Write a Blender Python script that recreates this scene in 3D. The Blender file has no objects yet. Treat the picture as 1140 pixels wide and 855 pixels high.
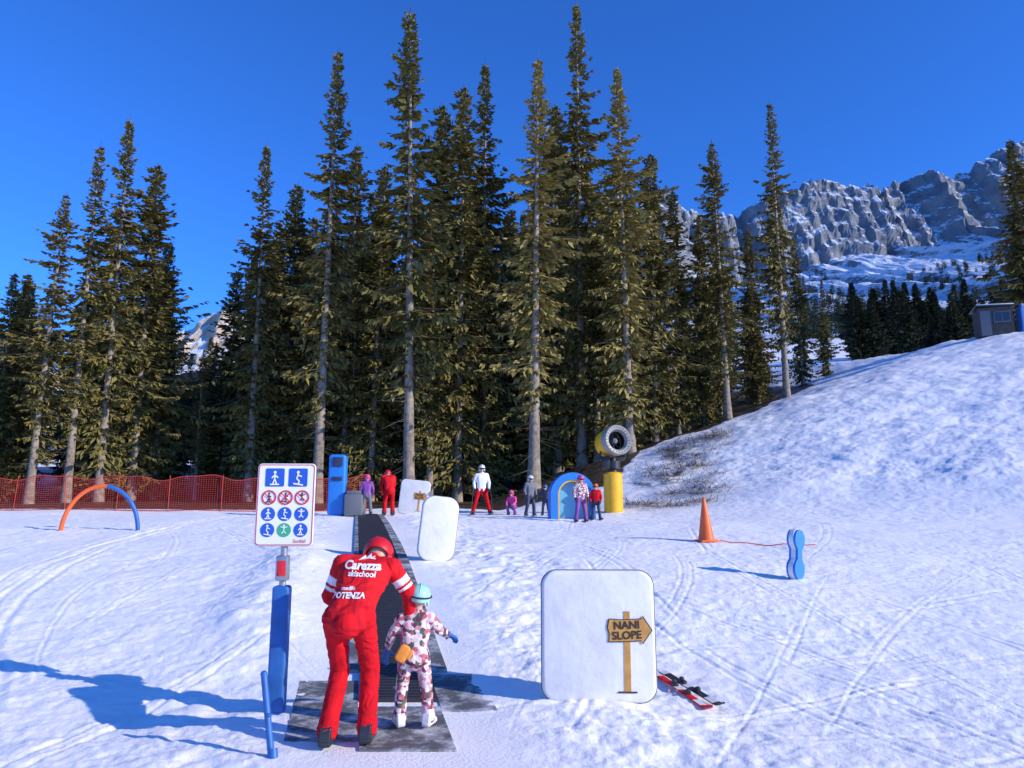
import bpy, bmesh, math, random
import numpy as np
from mathutils import Vector, Matrix, noise as mnoise
from mathutils.bvhtree import BVHTree
random.seed(7); rng=np.random.default_rng(7)
scene=bpy.context.scene
COL=scene.collection

# ------------------------------------------------------------ materials
def mat(name,color,rough=.6,metal=0.,bump=0.,bscale=20.,var=0.,vscale=5.,spec=None,bdist=.02):
    m=bpy.data.materials.new(name); m.use_nodes=True
    nt=m.node_tree; b=nt.nodes['Principled BSDF']
    b.inputs['Base Color'].default_value=(*color,1); b.inputs['Roughness'].default_value=rough
    b.inputs['Metallic'].default_value=metal
    if spec is not None: b.inputs['Specular IOR Level'].default_value=spec
    tc=nt.nodes.new('ShaderNodeTexCoord')
    if var>0:
        n=nt.nodes.new('ShaderNodeTexNoise'); n.inputs['Scale'].default_value=vscale; n.inputs['Detail'].default_value=5
        nt.links.new(tc.outputs['Object'],n.inputs['Vector'])
        r=nt.nodes.new('ShaderNodeMapRange'); r.inputs[1].default_value=.3; r.inputs[2].default_value=.7
        r.inputs[3].default_value=1-var; r.inputs[4].default_value=1+var*.4
        nt.links.new(n.outputs['Fac'],r.inputs[0])
        mx=nt.nodes.new('ShaderNodeVectorMath'); mx.operation='SCALE'; mx.inputs[0].default_value=color
        nt.links.new(r.outputs[0],mx.inputs['Scale']); nt.links.new(mx.outputs[0],b.inputs['Base Color'])
    if bump>0:
        n=nt.nodes.new('ShaderNodeTexNoise'); n.inputs['Scale'].default_value=bscale; n.inputs['Detail'].default_value=4
        nt.links.new(tc.outputs['Object'],n.inputs['Vector'])
        bp=nt.nodes.new('ShaderNodeBump'); bp.inputs['Strength'].default_value=bump; bp.inputs['Distance'].default_value=bdist
        nt.links.new(n.outputs['Fac'],bp.inputs['Height']); nt.links.new(bp.outputs[0],b.inputs['Normal'])
    return m

def snow_mat():
    m=bpy.data.materials.new('snow'); m.use_nodes=True; nt=m.node_tree; L=nt.links; N=nt.nodes
    b=N['Principled BSDF']; b.inputs['Roughness'].default_value=.5; b.inputs['Specular IOR Level'].default_value=.3
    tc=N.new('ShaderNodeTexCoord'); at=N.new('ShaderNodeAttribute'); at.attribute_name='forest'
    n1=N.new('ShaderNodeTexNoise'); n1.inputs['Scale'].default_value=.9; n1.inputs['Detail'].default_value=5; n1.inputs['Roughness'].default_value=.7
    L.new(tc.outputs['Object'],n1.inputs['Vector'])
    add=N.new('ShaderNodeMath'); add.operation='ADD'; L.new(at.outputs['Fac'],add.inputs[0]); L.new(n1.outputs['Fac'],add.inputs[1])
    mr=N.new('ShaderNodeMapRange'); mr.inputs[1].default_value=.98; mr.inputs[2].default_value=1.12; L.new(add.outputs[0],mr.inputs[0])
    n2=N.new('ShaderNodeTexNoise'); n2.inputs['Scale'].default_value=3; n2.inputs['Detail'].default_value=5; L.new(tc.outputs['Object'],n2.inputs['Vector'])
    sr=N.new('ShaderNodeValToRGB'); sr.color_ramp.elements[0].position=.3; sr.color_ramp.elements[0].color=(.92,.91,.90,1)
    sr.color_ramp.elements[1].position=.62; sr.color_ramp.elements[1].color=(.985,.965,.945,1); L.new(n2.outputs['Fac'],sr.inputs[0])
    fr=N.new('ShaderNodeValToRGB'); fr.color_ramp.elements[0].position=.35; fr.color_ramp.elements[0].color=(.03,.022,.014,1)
    fr.color_ramp.elements[1].position=.7; fr.color_ramp.elements[1].color=(.12,.085,.05,1); L.new(n2.outputs['Fac'],fr.inputs[0])  # brown needle floor, kept dark to paint in the forest shade too
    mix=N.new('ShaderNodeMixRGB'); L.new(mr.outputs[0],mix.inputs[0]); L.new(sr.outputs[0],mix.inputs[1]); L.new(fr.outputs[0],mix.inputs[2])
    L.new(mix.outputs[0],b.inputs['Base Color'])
    n3=N.new('ShaderNodeTexNoise'); n3.inputs['Scale'].default_value=34; n3.inputs['Detail'].default_value=5; n3.inputs['Roughness'].default_value=.75; L.new(tc.outputs['Object'],n3.inputs['Vector'])
    bp=N.new('ShaderNodeBump'); bp.inputs['Strength'].default_value=.7; bp.inputs['Distance'].default_value=.018; L.new(n3.outputs['Fac'],bp.inputs['Height'])
    L.new(bp.outputs[0],b.inputs['Normal'])
    return m
def mountain_mat():
    m=bpy.data.materials.new('rock_and_snow'); m.use_nodes=True; nt=m.node_tree; L=nt.links; N=nt.nodes
    b=N['Principled BSDF']; b.inputs['Roughness'].default_value=.85; b.inputs['Specular IOR Level'].default_value=.1
    tc=N.new('ShaderNodeTexCoord'); g=N.new('ShaderNodeNewGeometry'); sx=N.new('ShaderNodeSeparateXYZ'); L.new(g.outputs['Normal'],sx.inputs[0])
    mp=N.new('ShaderNodeMapping'); mp.inputs['Scale'].default_value=(1,1,3.2); L.new(tc.outputs['Object'],mp.inputs[0])
    n1=N.new('ShaderNodeTexNoise'); n1.inputs['Scale'].default_value=.03; n1.inputs['Detail'].default_value=10; n1.inputs['Roughness'].default_value=.78; L.new(mp.outputs[0],n1.inputs['Vector'])
    a=N.new('ShaderNodeMath'); a.operation='MULTIPLY_ADD'; a.inputs[1].default_value=1.7; L.new(n1.outputs['Fac'],a.inputs[0]); L.new(sx.outputs[2],a.inputs[2])
    mr=N.new('ShaderNodeMapRange'); mr.inputs[1].default_value=1.36; mr.inputs[2].default_value=1.50; L.new(a.outputs[0],mr.inputs[0])
    n2=N.new('ShaderNodeTexNoise'); n2.inputs['Scale'].default_value=.03; n2.inputs['Detail'].default_value=6; L.new(tc.outputs['Object'],n2.inputs['Vector'])
    r=N.new('ShaderNodeValToRGB'); r.color_ramp.elements[0].position=.32; r.color_ramp.elements[0].color=(.13,.155,.20,1)
    r.color_ramp.elements[1].position=.68; r.color_ramp.elements[1].color=(.29,.29,.31,1); L.new(n2.outputs['Fac'],r.inputs[0])  # bluish tint in the rock stands in for slight distance haze
    # warmer limestone on the western peak
    sp=N.new('ShaderNodeSeparateXYZ'); L.new(tc.outputs['Object'],sp.inputs[0]); mw=N.new('ShaderNodeMapRange'); mw.inputs[1].default_value=-200; mw.inputs[2].default_value=-450; L.new(sp.outputs[0],mw.inputs[0])
    wm=N.new('ShaderNodeMixRGB'); L.new(mw.outputs[0],wm.inputs[0]); L.new(r.outputs[0],wm.inputs[1]); wm.inputs[2].default_value=(.52,.42,.33,1)
    mix=N.new('ShaderNodeMixRGB'); L.new(mr.outputs[0],mix.inputs[0]); L.new(wm.outputs[0],mix.inputs[1]); mix.inputs[2].default_value=(.70,.76,.86,1)
    L.new(mix.outputs[0],b.inputs['Base Color'])
    bp=N.new('ShaderNodeBump'); bp.inputs['Strength'].default_value=.8; bp.inputs['Distance'].default_value=8; L.new(n1.outputs['Fac'],bp.inputs['Height']); L.new(bp.outputs[0],b.inputs['Normal'])
    return m
def needle_mat(name,c0,c1,c2):
    m=bpy.data.materials.new(name); m.use_nodes=True; nt=m.node_tree; L=nt.links; N=nt.nodes
    b=N['Principled BSDF']; b.inputs['Roughness'].default_value=.65; b.inputs['Specular IOR Level'].default_value=.25
    tc=N.new('ShaderNodeTexCoord'); oi=N.new('ShaderNodeObjectInfo')
    n=N.new('ShaderNodeTexNoise'); n.inputs['Scale'].default_value=.9; n.inputs['Detail'].default_value=4; n.inputs['Roughness'].default_value=.75; L.new(tc.outputs['Object'],n.inputs['Vector'])
    r=N.new('ShaderNodeValToRGB'); r.color_ramp.elements[0].position=.3; r.color_ramp.elements[0].color=(*c0,1)
    r.color_ramp.elements[1].position=.66; r.color_ramp.elements[1].color=(*c1,1); L.new(n.outputs['Fac'],r.inputs[0])
    mx=N.new('ShaderNodeMixRGB'); mr=N.new('ShaderNodeMapRange'); mr.inputs[3].default_value=0; mr.inputs[4].default_value=.6
    L.new(oi.outputs['Random'],mr.inputs[0]); L.new(mr.outputs[0],mx.inputs[0]); L.new(r.outputs[0],mx.inputs[1]); mx.inputs[2].default_value=(*c2,1)
    L.new(mx.outputs[0],b.inputs['Base Color']); return m
def floral_mat():
    m=bpy.data.materials.new('floral_fabric'); m.use_nodes=True; nt=m.node_tree; L=nt.links; N=nt.nodes
    b=N['Principled BSDF']; b.inputs['Roughness'].default_value=.7
    tc=N.new('ShaderNodeTexCoord'); ns=N.new('ShaderNodeTexNoise'); ns.inputs['Scale'].default_value=14
    L.new(tc.outputs['Object'],ns.inputs['Vector'])
    vm=N.new('ShaderNodeVectorMath'); vm.operation='MULTIPLY_ADD'; vm.inputs[1].default_value=(.05,.05,.05); L.new(ns.outputs['Color'],vm.inputs[0]); L.new(tc.outputs['Object'],vm.inputs[2])
    v=N.new('ShaderNodeTexVoronoi'); v.inputs['Scale'].default_value=34; L.new(vm.outputs[0],v.inputs['Vector'])
    s=N.new('ShaderNodeSeparateColor'); L.new(v.outputs['Color'],s.inputs[0])
    r=N.new('ShaderNodeValToRGB'); r.color_ramp.interpolation='CONSTANT'; e=r.color_ramp.elements
    e[0].color=(.70,.56,.58,1); e[1].position=.25; e[1].color=(.45,.11,.15,1)
    for p,c in ((.42,(.74,.68,.66,1)),(.56,(.10,.03,.06,1)),(.72,(.58,.27,.30,1)),(.86,(.07,.11,.07,1))):
        k=e.new(p); k.color=c
    L.new(s.outputs[0],r.inputs[0]); L.new(r.outputs[0],b.inputs['Base Color']); return m

M={}
M['snow']=snow_mat(); M['mountain']=mountain_mat()
M['bark']=mat('bark',(.29,.24,.19),.9,bump=.8,bscale=9,var=.5,vscale=3)
M['needle']=needle_mat('spruce_needles',(.055,.055,.018),(.30,.24,.07),(.13,.12,.035))
M['needle_sunlit']=needle_mat('spruce_needles_painted_sun',(.14,.12,.038),(.42,.33,.10),(.30,.24,.07))  # golden copy of the needles, with sunlight painted into the colour
M['needle_far']=needle_mat('spruce_needles_dark',(.018,.028,.016),(.07,.08,.035),(.03,.04,.022))
M['red']=mat('red_fabric',(.66,.010,.018),.8,bump=.3,bscale=14,var=.2,vscale=9,spec=.2)
M['red_dark']=mat('red_trousers',(.60,.008,.016),.85,bump=.3,bscale=12,var=.25,vscale=8,spec=.15)
M['redshell']=mat('red_helmet_shell',(.6,.01,.02),.4)
M['white']=mat('white_print',(.82,.82,.82),.6)
M['whitepad']=mat('white_vinyl_padding',(.80,.78,.75),.45,bump=.45,bscale=3.5,var=.12,vscale=3,bdist=.04)
M['blackp']=mat('black_plastic',(.018,.018,.02),.4)
M['skin']=mat('skin',(.55,.33,.24),.5)
M['teal']=mat('mint_helmet_shell',(.33,.66,.58),.3)
M['floral']=floral_mat()
M['blue']=mat('blue_vinyl',(.02,.13,.42),.5,bump=.3,bscale=8,var=.25,vscale=6)
M['bluel']=mat('bright_blue_vinyl',(.02,.20,.62),.45,bump=.2,bscale=8,var=.1)
M['bluesky']=mat('light_blue_vinyl',(.12,.42,.70),.42,bump=.2,bscale=8,var=.1)
M['steel']=mat('galvanised_steel',(.42,.43,.45),.4,.8,bump=.1,bscale=30,var=.2)
M['gungrey']=mat('cast_grey_metal',(.34,.33,.31),.5,.2,var=.2)
M['orange']=mat('orange_plastic',(.85,.13,.02),.45,var=.1)
M['yellow']=mat('yellow_paint',(.85,.44,.01),.4,var=.15,vscale=3)
M['yorange']=mat('yellow_orange_fabric',(.75,.28,.04),.6,bump=.3)
M['net']=mat('red_net',(.50,.045,.03),.7)
M['wood']=mat('printed_wood',(.62,.31,.07),.6,var=.25,vscale=12)
M['brown']=mat('printed_brown',(.045,.022,.012),.6)
M['signblue']=mat('sign_blue',(.02,.10,.5),.4)
M['signgreen']=mat('sign_green',(.05,.40,.20),.4)
M['signred']=mat('sign_red',(.65,.02,.03),.4)
M['hutwall']=mat('weathered_boards',(.09,.08,.075),.8,bump=.5,bscale=12,var=.3)
M['glass']=mat('window_glass',(.04,.06,.08),.08)
M['purple']=mat('purple_fabric',(.22,.06,.30),.6,var=.2)
M['pink']=mat('pink_fabric',(.75,.06,.28),.6,var=.2)
M['navy']=mat('navy_fabric',(.02,.03,.08),.6)
M['grey']=mat('grey_fabric',(.14,.15,.17),.7)
M['bootw']=mat('white_boot_shell',(.72,.70,.70),.35)
M['bootb']=mat('black_boot_shell',(.03,.03,.035),.35)
M['twig']=mat('dry_twigs',(.14,.085,.045),.9,var=.4)
def tread_mat():
    m=bpy.data.materials.new('ribbed_mat'); m.use_nodes=True; nt=m.node_tree; L=nt.links; N=nt.nodes
    b=N['Principled BSDF']; b.inputs['Roughness'].default_value=.75
    tc=N.new('ShaderNodeTexCoord'); w=N.new('ShaderNodeTexWave'); w.bands_direction='Y'; w.inputs['Scale'].default_value=11; w.inputs['Distortion'].default_value=.1
    L.new(tc.outputs['Object'],w.inputs['Vector'])
    n=N.new('ShaderNodeTexNoise'); n.inputs['Scale'].default_value=3.4; n.inputs['Detail'].default_value=9; n.inputs['Roughness'].default_value=.75; L.new(tc.outputs['Object'],n.inputs['Vector'])
    r=N.new('ShaderNodeValToRGB'); r.color_ramp.elements[0].position=.46; r.color_ramp.elements[0].color=(0,0,0,1); r.color_ramp.elements[1].position=.66; r.color_ramp.elements[1].color=(1,1,1,1)
    L.new(n.outputs['Fac'],r.inputs[0])
    r2=N.new('ShaderNodeValToRGB'); r2.color_ramp.elements[0].color=(.055,.057,.06,1); r2.color_ramp.elements[1].color=(.15,.15,.155,1); L.new(w.outputs['Fac'],r2.inputs[0])
    mx=N.new('ShaderNodeMixRGB'); L.new(r.outputs[0],mx.inputs[0]); L.new(r2.outputs[0],mx.inputs[1]); mx.inputs[2].default_value=(.66,.66,.67,1)
    L.new(mx.outputs[0],b.inputs['Base Color'])
    bp=N.new('ShaderNodeBump'); bp.inputs['Strength'].default_value=.4; bp.inputs['Distance'].default_value=.005; L.new(w.outputs['Fac'],bp.inputs['Height']); L.new(bp.outputs[0],b.inputs['Normal'])
    return m
M['tread']=tread_mat()

# ------------------------------------------------------------ noise / terrain
def vn(x,y,seed=0):
    xi=np.floor(x); yi=np.floor(y); fx=x-xi; fy=y-yi
    fx=fx*fx*(3-2*fx); fy=fy*fy*(3-2*fy)
    def h(a,b):
        v=np.sin(a*127.1+b*311.7+seed*74.7)*43758.5453; return v-np.floor(v)
    return (h(xi,yi)*(1-fx)+h(xi+1,yi)*fx)*(1-fy)+(h(xi,yi+1)*(1-fx)+h(xi+1,yi+1)*fx)*fy
def fbm(x,y,o=4,seed=0,g=.55):
    s=0;a=.5;t=0
    for i in range(o):
        s=s+a*(vn(x,y,seed+i*3.3)-.5); t+=a; a*=g; x,y=(x*1.7+y*1.1+11.3),(y*1.7-x*1.1+7.7)
    return s/t*2
_ty=np.linspace(-60,500,5601)
_th=np.interp(_ty,[-60,5,6.6,8,10,12.8,15,20,27,33,45,60,100,300,500],[-.5,0,.04,.2,.48,.82,1.0,1.3,1.6,1.75,2.3,3.2,6,16,25])
_k=np.exp(-np.linspace(-2,2,31)**2); _k/=_k.sum()
_th=np.convolve(np.pad(_th,15,mode='edge'),_k,'valid')
def sst(a,b,x):
    t=np.clip((x-a)/(b-a),0,1); return t*t*(3-2*t)
def carpet_x(y): return -1.13-(y-7.4)*.208
TR=[]
_a=np.array([6,7.5,8.2,9.1,10.3,12.5,16.5,21,27]); _b=np.array([-4.0,-4.9,-5.5,-6.0,-6.55,-7.25,-8.05,-8.5,-8.6])
TR.append(('x',_a,_b,.045)); TR.append(('x',_a,_b-.32,.045)); TR.append(('x',_a,_b*.93-.9,.035)); TR.append(('x',_a,_b*.93-1.15,.035))
R2=random.Random(3)
for i in range(90):
    x0=R2.uniform(-11,12); sl=R2.uniform(-.9,.9); cv=R2.uniform(-.05,.05); y0=R2.uniform(5,22)
    ys=np.linspace(3,27,25); xs=x0+sl*(ys-y0)+cv*(ys-y0)**2
    w=R2.uniform(.013,.027)
    for o in (0,R2.uniform(.10,.22)): TR.append(('x',ys,xs+o,w,y0-R2.uniform(.8,4),y0+R2.uniform(.8,4)))
for i in range(150):
    y0=R2.uniform(5,21); sl=R2.uniform(-.5,.5); cv=R2.uniform(-.05,.05); x0=R2.uniform(-1,11)
    xs=np.linspace(-14,16,31); ys=y0+sl*(xs-x0)+cv*(xs-x0)**2
    w=R2.uniform(.014,.030)
    for o in (0,R2.uniform(.10,.22)): TR.append(('y',xs,ys+o,w,x0-R2.uniform(.5,2.4),x0+R2.uniform(.5,2.4)))
def hillm(x,y):
    s=(x-5.1)*.68+(y-28)*.73
    a=.5*(s+np.sqrt(s*s+4)); b=np.clip(9+(x-7)*1.0,0,35)
    m=.5*(a+b-np.sqrt((a-b)**2+4))
    return np.maximum(m,0)*.33
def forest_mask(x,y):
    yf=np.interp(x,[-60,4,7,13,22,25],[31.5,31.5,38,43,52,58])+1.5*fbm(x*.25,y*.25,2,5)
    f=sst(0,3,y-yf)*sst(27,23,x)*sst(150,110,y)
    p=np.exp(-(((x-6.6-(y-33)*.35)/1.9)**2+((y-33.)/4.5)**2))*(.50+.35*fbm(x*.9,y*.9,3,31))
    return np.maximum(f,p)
def T(x,y,detail=True):
    x=np.asarray(x,float); y=np.asarray(y,float)
    h=np.interp(y,_ty,_th); H=hillm(x,y)
    k=np.interp(x,[-100,0,60,140],[.03,.05,.15,.2]); yy=np.maximum(y-55,0)
    h=h+H+yy*yy/(yy+15)*k
    nc=sst(.42,1.3,np.abs(x-carpet_x(y))); nc=np.where(y<27,nc,1)
    hm=sst(.1,1.5,H)
    h=h+.10*fbm(x*.22,y*.22,3,1)*nc
    # snow pushed up in a bank beside the conveyor
    h=h+.13*np.exp(-((x-carpet_x(y)+1.45)/.55)**2)*sst(6.8,9,y)*sst(19,13,y)*(1+.5*fbm(x*.9,y*.6,3,41))
    h=h+hm*(.24*fbm(x*.3,y*.3,4,9)+.05*fbm(x*1.3,y*1.3,4,2))*sst(120,60,y)
    if detail:
        near=sst(60,25,y)
        h=h+near*nc*(.020*fbm(x*1.3,y*1.3,4,3)+.015*fbm(x*5,y*5,3,4)*(.3+vn(x*.5,y*.5,8)*1.1)+.011*fbm(x*13,y*15,3,14,.7)*(.4+vn(x*1.1,y*1.1,55)))
        h=h+hm*near*(.040*fbm(x*3.3,y*5,4,12,.75))
        ck=np.exp(-((x-carpet_x(y)-1.9)/1.1)**2)+.6*np.exp(-((x-carpet_x(y)+1.6)/.6)**2)
        h=h+near*nc*ck*.05*fbm(x*3.5,y*3.5,3,21)
        if x.size>100000:
            for t in TR:
                if t[0]=='x': u=y; w=x
                else: u=x; w=y
                lo,hi=(t[4],t[5]) if len(t)>4 else (t[1][0],t[1][-1])
                sel=np.nonzero((u>lo)&(u<hi)&(y<27)&(y>3))[0]
                c=np.interp(u[sel],t[1],t[2]); k2=np.abs(w[sel]-c)<.5; sel=sel[k2]; c=c[k2]
                g=np.gradient(t[2],t[1]); gg=np.interp(u[sel],t[1],g)
                d=(w[sel]-c)/np.sqrt(1+gg*gg)
                f=sst(lo,lo+.6,u[sel])*sst(hi,hi-.6,u[sel])
                prof=-np.exp(-(d/t[3])**2)+.5*np.exp(-((np.abs(d)-t[3]*2)/t[3])**2)
                h[sel]+=prof*(.24*t[3]+.002)*f*nc[sel]*(1-hm[sel])
    return h
def Tz(x,y): return float(T(np.array([x]),np.array([y]))[0])

def mesh_np(name,V,F,mats,smooth=True,mi=None):
    me=bpy.data.meshes.new(name); V=np.asarray(V,np.float32); F=np.asarray(F,np.int32)
    me.vertices.add(len(V)); me.vertices.foreach_set('co',V.ravel())
    n=F.shape[1]; me.loops.add(F.size); me.loops.foreach_set('vertex_index',F.ravel())
    me.polygons.add(len(F)); me.polygons.foreach_set('loop_start',np.arange(0,F.size,n,dtype=np.int32)); me.polygons.foreach_set('loop_total',np.full(len(F),n,np.int32))
    if mi is not None: me.polygons.foreach_set('material_index',np.asarray(mi,np.int32))
    me.polygons.foreach_set('use_smooth',np.full(len(F),smooth))
    for m in mats: me.materials.append(m)
    me.update(calc_edges=True); me.validate(); return me
def link(name,me,parent=None,loc=None,label=None,cat=None,group=None,kind=None):
    o=bpy.data.objects.new(name,me); COL.objects.link(o)
    if parent: o.parent=parent
    if loc is not None: o.location=loc
    if label: o['label']=label
    if cat: o['category']=cat
    if group: o['group']=group
    if kind: o['kind']=kind
    return o
def grid_faces(nr,nc,wrap=False):
    i=np.arange(nr-1)[:,None]; j=np.arange(nc if wrap else nc-1)[None,:]; j2=(j+1)%nc
    return np.stack([i*nc+j,i*nc+j2,(i+1)*nc+j2,(i+1)*nc+j],-1).reshape(-1,4)

# ground
ang=np.concatenate([np.linspace(-math.radians(44),math.radians(44),1000),np.linspace(math.radians(44),math.radians(316),62)[1:-1]])
rad=np.concatenate([np.linspace(.4,6,18)[:-1],np.geomspace(6,60,820)[:-1],np.geomspace(60,330,90)])
RR,AA=np.meshgrid(rad,ang,indexing='ij')
X=np.sin(AA)*RR; Y=np.cos(AA)*RR-3
Z=T(X.ravel(),Y.ravel())
V=np.stack([X.ravel(),Y.ravel(),Z],-1)
F=grid_faces(len(rad),len(ang),True)[:,::-1]
gm=mesh_np('snow_ground',V,F,[M['snow']])
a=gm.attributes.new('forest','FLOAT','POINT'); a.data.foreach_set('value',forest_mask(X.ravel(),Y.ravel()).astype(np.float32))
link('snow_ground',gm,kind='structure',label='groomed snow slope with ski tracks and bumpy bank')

# mountains
xs=np.arange(-1300,2000,4.); 
ys=np.concatenate([np.linspace(262,1360,100)[:-1],np.linspace(1360,1560,100),np.linspace(1575,1800,6)])
YY,XX=np.meshgrid(ys,xs,indexing='ij')
Zr=np.interp(xs,[-1700,-900,-760,-700,-640,-590,-540,-400,0,250,312,380,450,620,700,760,820,996,1060,1116,1400,2300],[180,280,330,375,415,425,380,310,450,610,700,640,620,690,700,690,705,735,775,800,840,800])
rid=lambda x,y,s:1-np.abs(fbm(x,y,4,s))*2
Zr=Zr+16*(rid(xs/60,xs*0,3)-.5)+8*(rid(xs/19,xs*0,5)-.5)+fbm(xs/8,xs*0,3,8)*6
zb0=np.tile(T(xs,np.full(xs.size,262.)),(len(ys),1))-2
cb=Zr[None,:]*np.interp(xs,[-1300,0,500,1000,1300],[.6,.62,.66,.74,.76])[None,:]+26*fbm(XX/170,YY*0,3,4)
tl=np.clip((YY-262)/(1390-262),0,1); tc_=np.clip((YY-1390)/(1500-1390),0,1); tb=np.clip((YY-1500)/300,0,1)
ZZ=zb0*(1-tl)+cb*tl
st_=tc_*5+1.0*fbm(XX/110,YY*0,3,17)+XX/420.; fl=np.floor(st_); fb=np.floor(1.0*fbm(XX/110,YY*0,3,17)+XX/420.)
step=np.clip(tc_*.55+.45*np.clip((fl-fb+sst(.45,1,st_-fl))/5,0,1),0,1); step=np.where(tc_>=1,1,step)
ZZ=ZZ*(1-step)+Zr[None,:]*step-tb*Zr[None,:]*.8
ZZ+=sst(0,.25,tl)*(14*fbm(XX/90,YY/90,5,6)+5*np.abs(fbm(XX/30,YY/200,3,26)))*(1-tc_)+np.sin(np.pi*tc_)*9*fbm(XX/22,YY/22,5,7,.6)
vz=sst(.85,1,tl)*sst(1,.3,tb)
Yd=YY-(34*(rid(XX/120,ZZ/500,11)-.4)+11*fbm(XX/30,ZZ/60,5,13,.6)+4*fbm(XX/9,ZZ/12,3,19))*vz
V=np.stack([XX.ravel(),Yd.ravel(),ZZ.ravel()],-1)
mm=mesh_np('mountain_range',V,grid_faces(len(ys),len(xs)),[M['mountain']],smooth=False)
link('mountain_range',mm,kind='structure',label='blue grey rocky ridge with snowfields below cliffs')
MX=xs; MY=ys
def mountz(x,y):
    j=int(np.clip((x-MX[0])/4,0,len(MX)-1)); i=int(np.searchsorted(MY,y)); return float(ZZ[i,j])

# ------------------------------------------------------------ trees
def spruce(seed,H,R,start,opened=0.,dens=1.,twig=1.):
    r=np.random.default_rng(seed)
    z=start*H; zs=[]
    while z<H*.985:
        zs.append(z); z+=(.66-.38*(z/H))*H/30*r.uniform(.6,1.4)
    quads=[]
    sticks=[]
    lop=r.uniform(0,6.28); 
    for z in zs:
        t=z/H; prof=(1-t)**.72*(1+.22*math.sin(math.pi*min(1,t*1.1)))*min(1,.42+ (t-start)*2.6)
        nb=max(2,int(round((5.0+1.6*(1-t))*dens)))
        th0=r.uniform(0,6.28)
        gap=.52+.8*vn(np.array([z*.45]),np.array([seed*3.]),2)[0]
        for k in range(nb):
            th=th0+k*6.283/nb+r.uniform(-.4,.4)
            L=R*prof*r.uniform(.42,1.2)*gap*(1+.2*math.cos(th-lop+z*.25))
            if r.random()<.12: continue
            front=math.cos(th+math.pi/2)
            if opened>0 and front>.5 and t<.78 and r.random()<opened: L*=.33
            if r.random()<.08: L*=1.35
            L=max(L,.34*H/30*(1-t*.5))
            el=math.radians(34*t**1.6+ -14*(1-t)+r.uniform(-10,10))
            dx,dy=math.cos(th),math.sin(th)
            n=max(5,int(L/.16*(30/H)**.5)); s=np.sort(r.uniform(.04,1,n))
            rr=s*L*math.cos(el); zz=z+s*L*math.sin(el)-.42*L*(s*(1.3-s))*(1.12-t)
            pts=np.stack([dx*rr,dy*rr,zz],-1)
            sticks.append((z,th,L,el,t))
            for sd in (-1,1,0):
                ln=(.34+.50*(1-s))*min(1,.32+L/2.6)*r.uniform(.7,1.3,n)*twig
                if sd==0: ln=ln*1.1; m=r.random(n)<.95
                else: m=r.random(n)<.94
                fa=r.uniform(.45,1.0,n)
                tx=dx*np.cos(fa)-sd*dy*np.sin(fa); ty=dy*np.cos(fa)+sd*dx*np.sin(fa)
                tz=-r.uniform(.2,1.0,n)*(1.1-t)
                if sd==0: tx=dx*.3+r.normal(0,.2,n); ty=dy*.3+r.normal(0,.2,n); tz=-r.uniform(.5,1.1,n)*(1.05-t)+.3*t
                D=np.stack([tx,ty,tz],-1); D/=np.linalg.norm(D,axis=1)[:,None]
                W=np.cross(D,np.stack([r.normal(0,.6,n),r.normal(0,.6,n),np.ones(n)],-1)); W/=np.linalg.norm(W,axis=1)[:,None]+1e-6
                w=(ln*.16+.024)[:,None]
                a=pts; c=pts+D*ln[:,None]; mid=pts+D*(ln*.45)[:,None]
                q=np.stack([a,mid+W*w,c,mid-W*w],1)[m]; quads.append(q)
    for k in range(30):
        zz=H*(1-.012*k/5); 
        th=r.uniform(0,6.28); l=.10+.04*k/5
        a=np.array([0,0,zz]); c=a+np.array([math.cos(th)*l,math.sin(th)*l,l*.8]); w=np.array([-math.sin(th),math.cos(th),0])*.035
        quads.append(np.stack([a,(a+c)/2+w,c,(a+c)/2-w])[None])
    Q=np.concatenate(quads); V=Q.reshape(-1,3); F=np.arange(len(V)).reshape(-1,4)
    return V,F,sticks
def trunk_geo(seed,H,rb,sticks,start):
    r=np.random.default_rng(seed+99); n=10; lv=np.linspace(0,1,16); V=[];F=[]
    for i,t in enumerate(lv):
        rr=rb*(1-t)**.95+.012+ (rb*.35*math.exp(-t*40))
        ox=.02*H/30*math.sin(t*5+seed)*t; oy=.02*H/30*math.cos(t*4+seed)*t
        for k in range(n):
            a=k*6.283/n; V.append((ox+rr*math.cos(a)*r.uniform(.94,1.06),oy+rr*math.sin(a)*r.uniform(.94,1.06),t*H*.985-.4*(i==0)))
    for i in range(len(lv)-1):
        for k in range(n): F.append((i*n+k,i*n+(k+1)%n,(i+1)*n+(k+1)%n,(i+1)*n+k))
    def stick(p,d,L,w):
        b=len(V); d=np.array(d); side=np.cross(d,(0,0,1)); side=side/(np.linalg.norm(side)+1e-6)*w; up=np.array((0,0,w))
        q=np.array(p)+d*L
        for s in (side,up,-side): V.append(tuple(np.array(p)+s))
        for s in (side,up,-side): V.append(tuple(q+s*.3))
        F.extend([(b,b+1,b+4,b+3),(b+1,b+2,b+5,b+4),(b+2,b,b+3,b+5)])
    for z,th,L,el,t in sticks:
        if t<.75: stick((0,0,z),(math.cos(th)*math.cos(el),math.sin(th)*math.cos(el),math.sin(el)-.12),L*.75,.020)
    for k in range(int(start*H*9)):
        z=r.uniform(.02,max(start,.03))*H; th=r.uniform(0,6.28); stick((0,0,z),(math.cos(th),math.sin(th),r.uniform(-.6,.0)),r.uniform(.4,2.4),.013)
    return V,F
VAR=[]
specs=[(1,32,4.7,.17,.95,1.0),(2,32,4.3,.14,.85,1.0),(3,30,4.8,.09,.7,1.0),(4,28,4.5,.05,.4,1.0),(5,30,4.7,.22,.95,.95),(6,24,4.1,.04,.2,1.0)]
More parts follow.
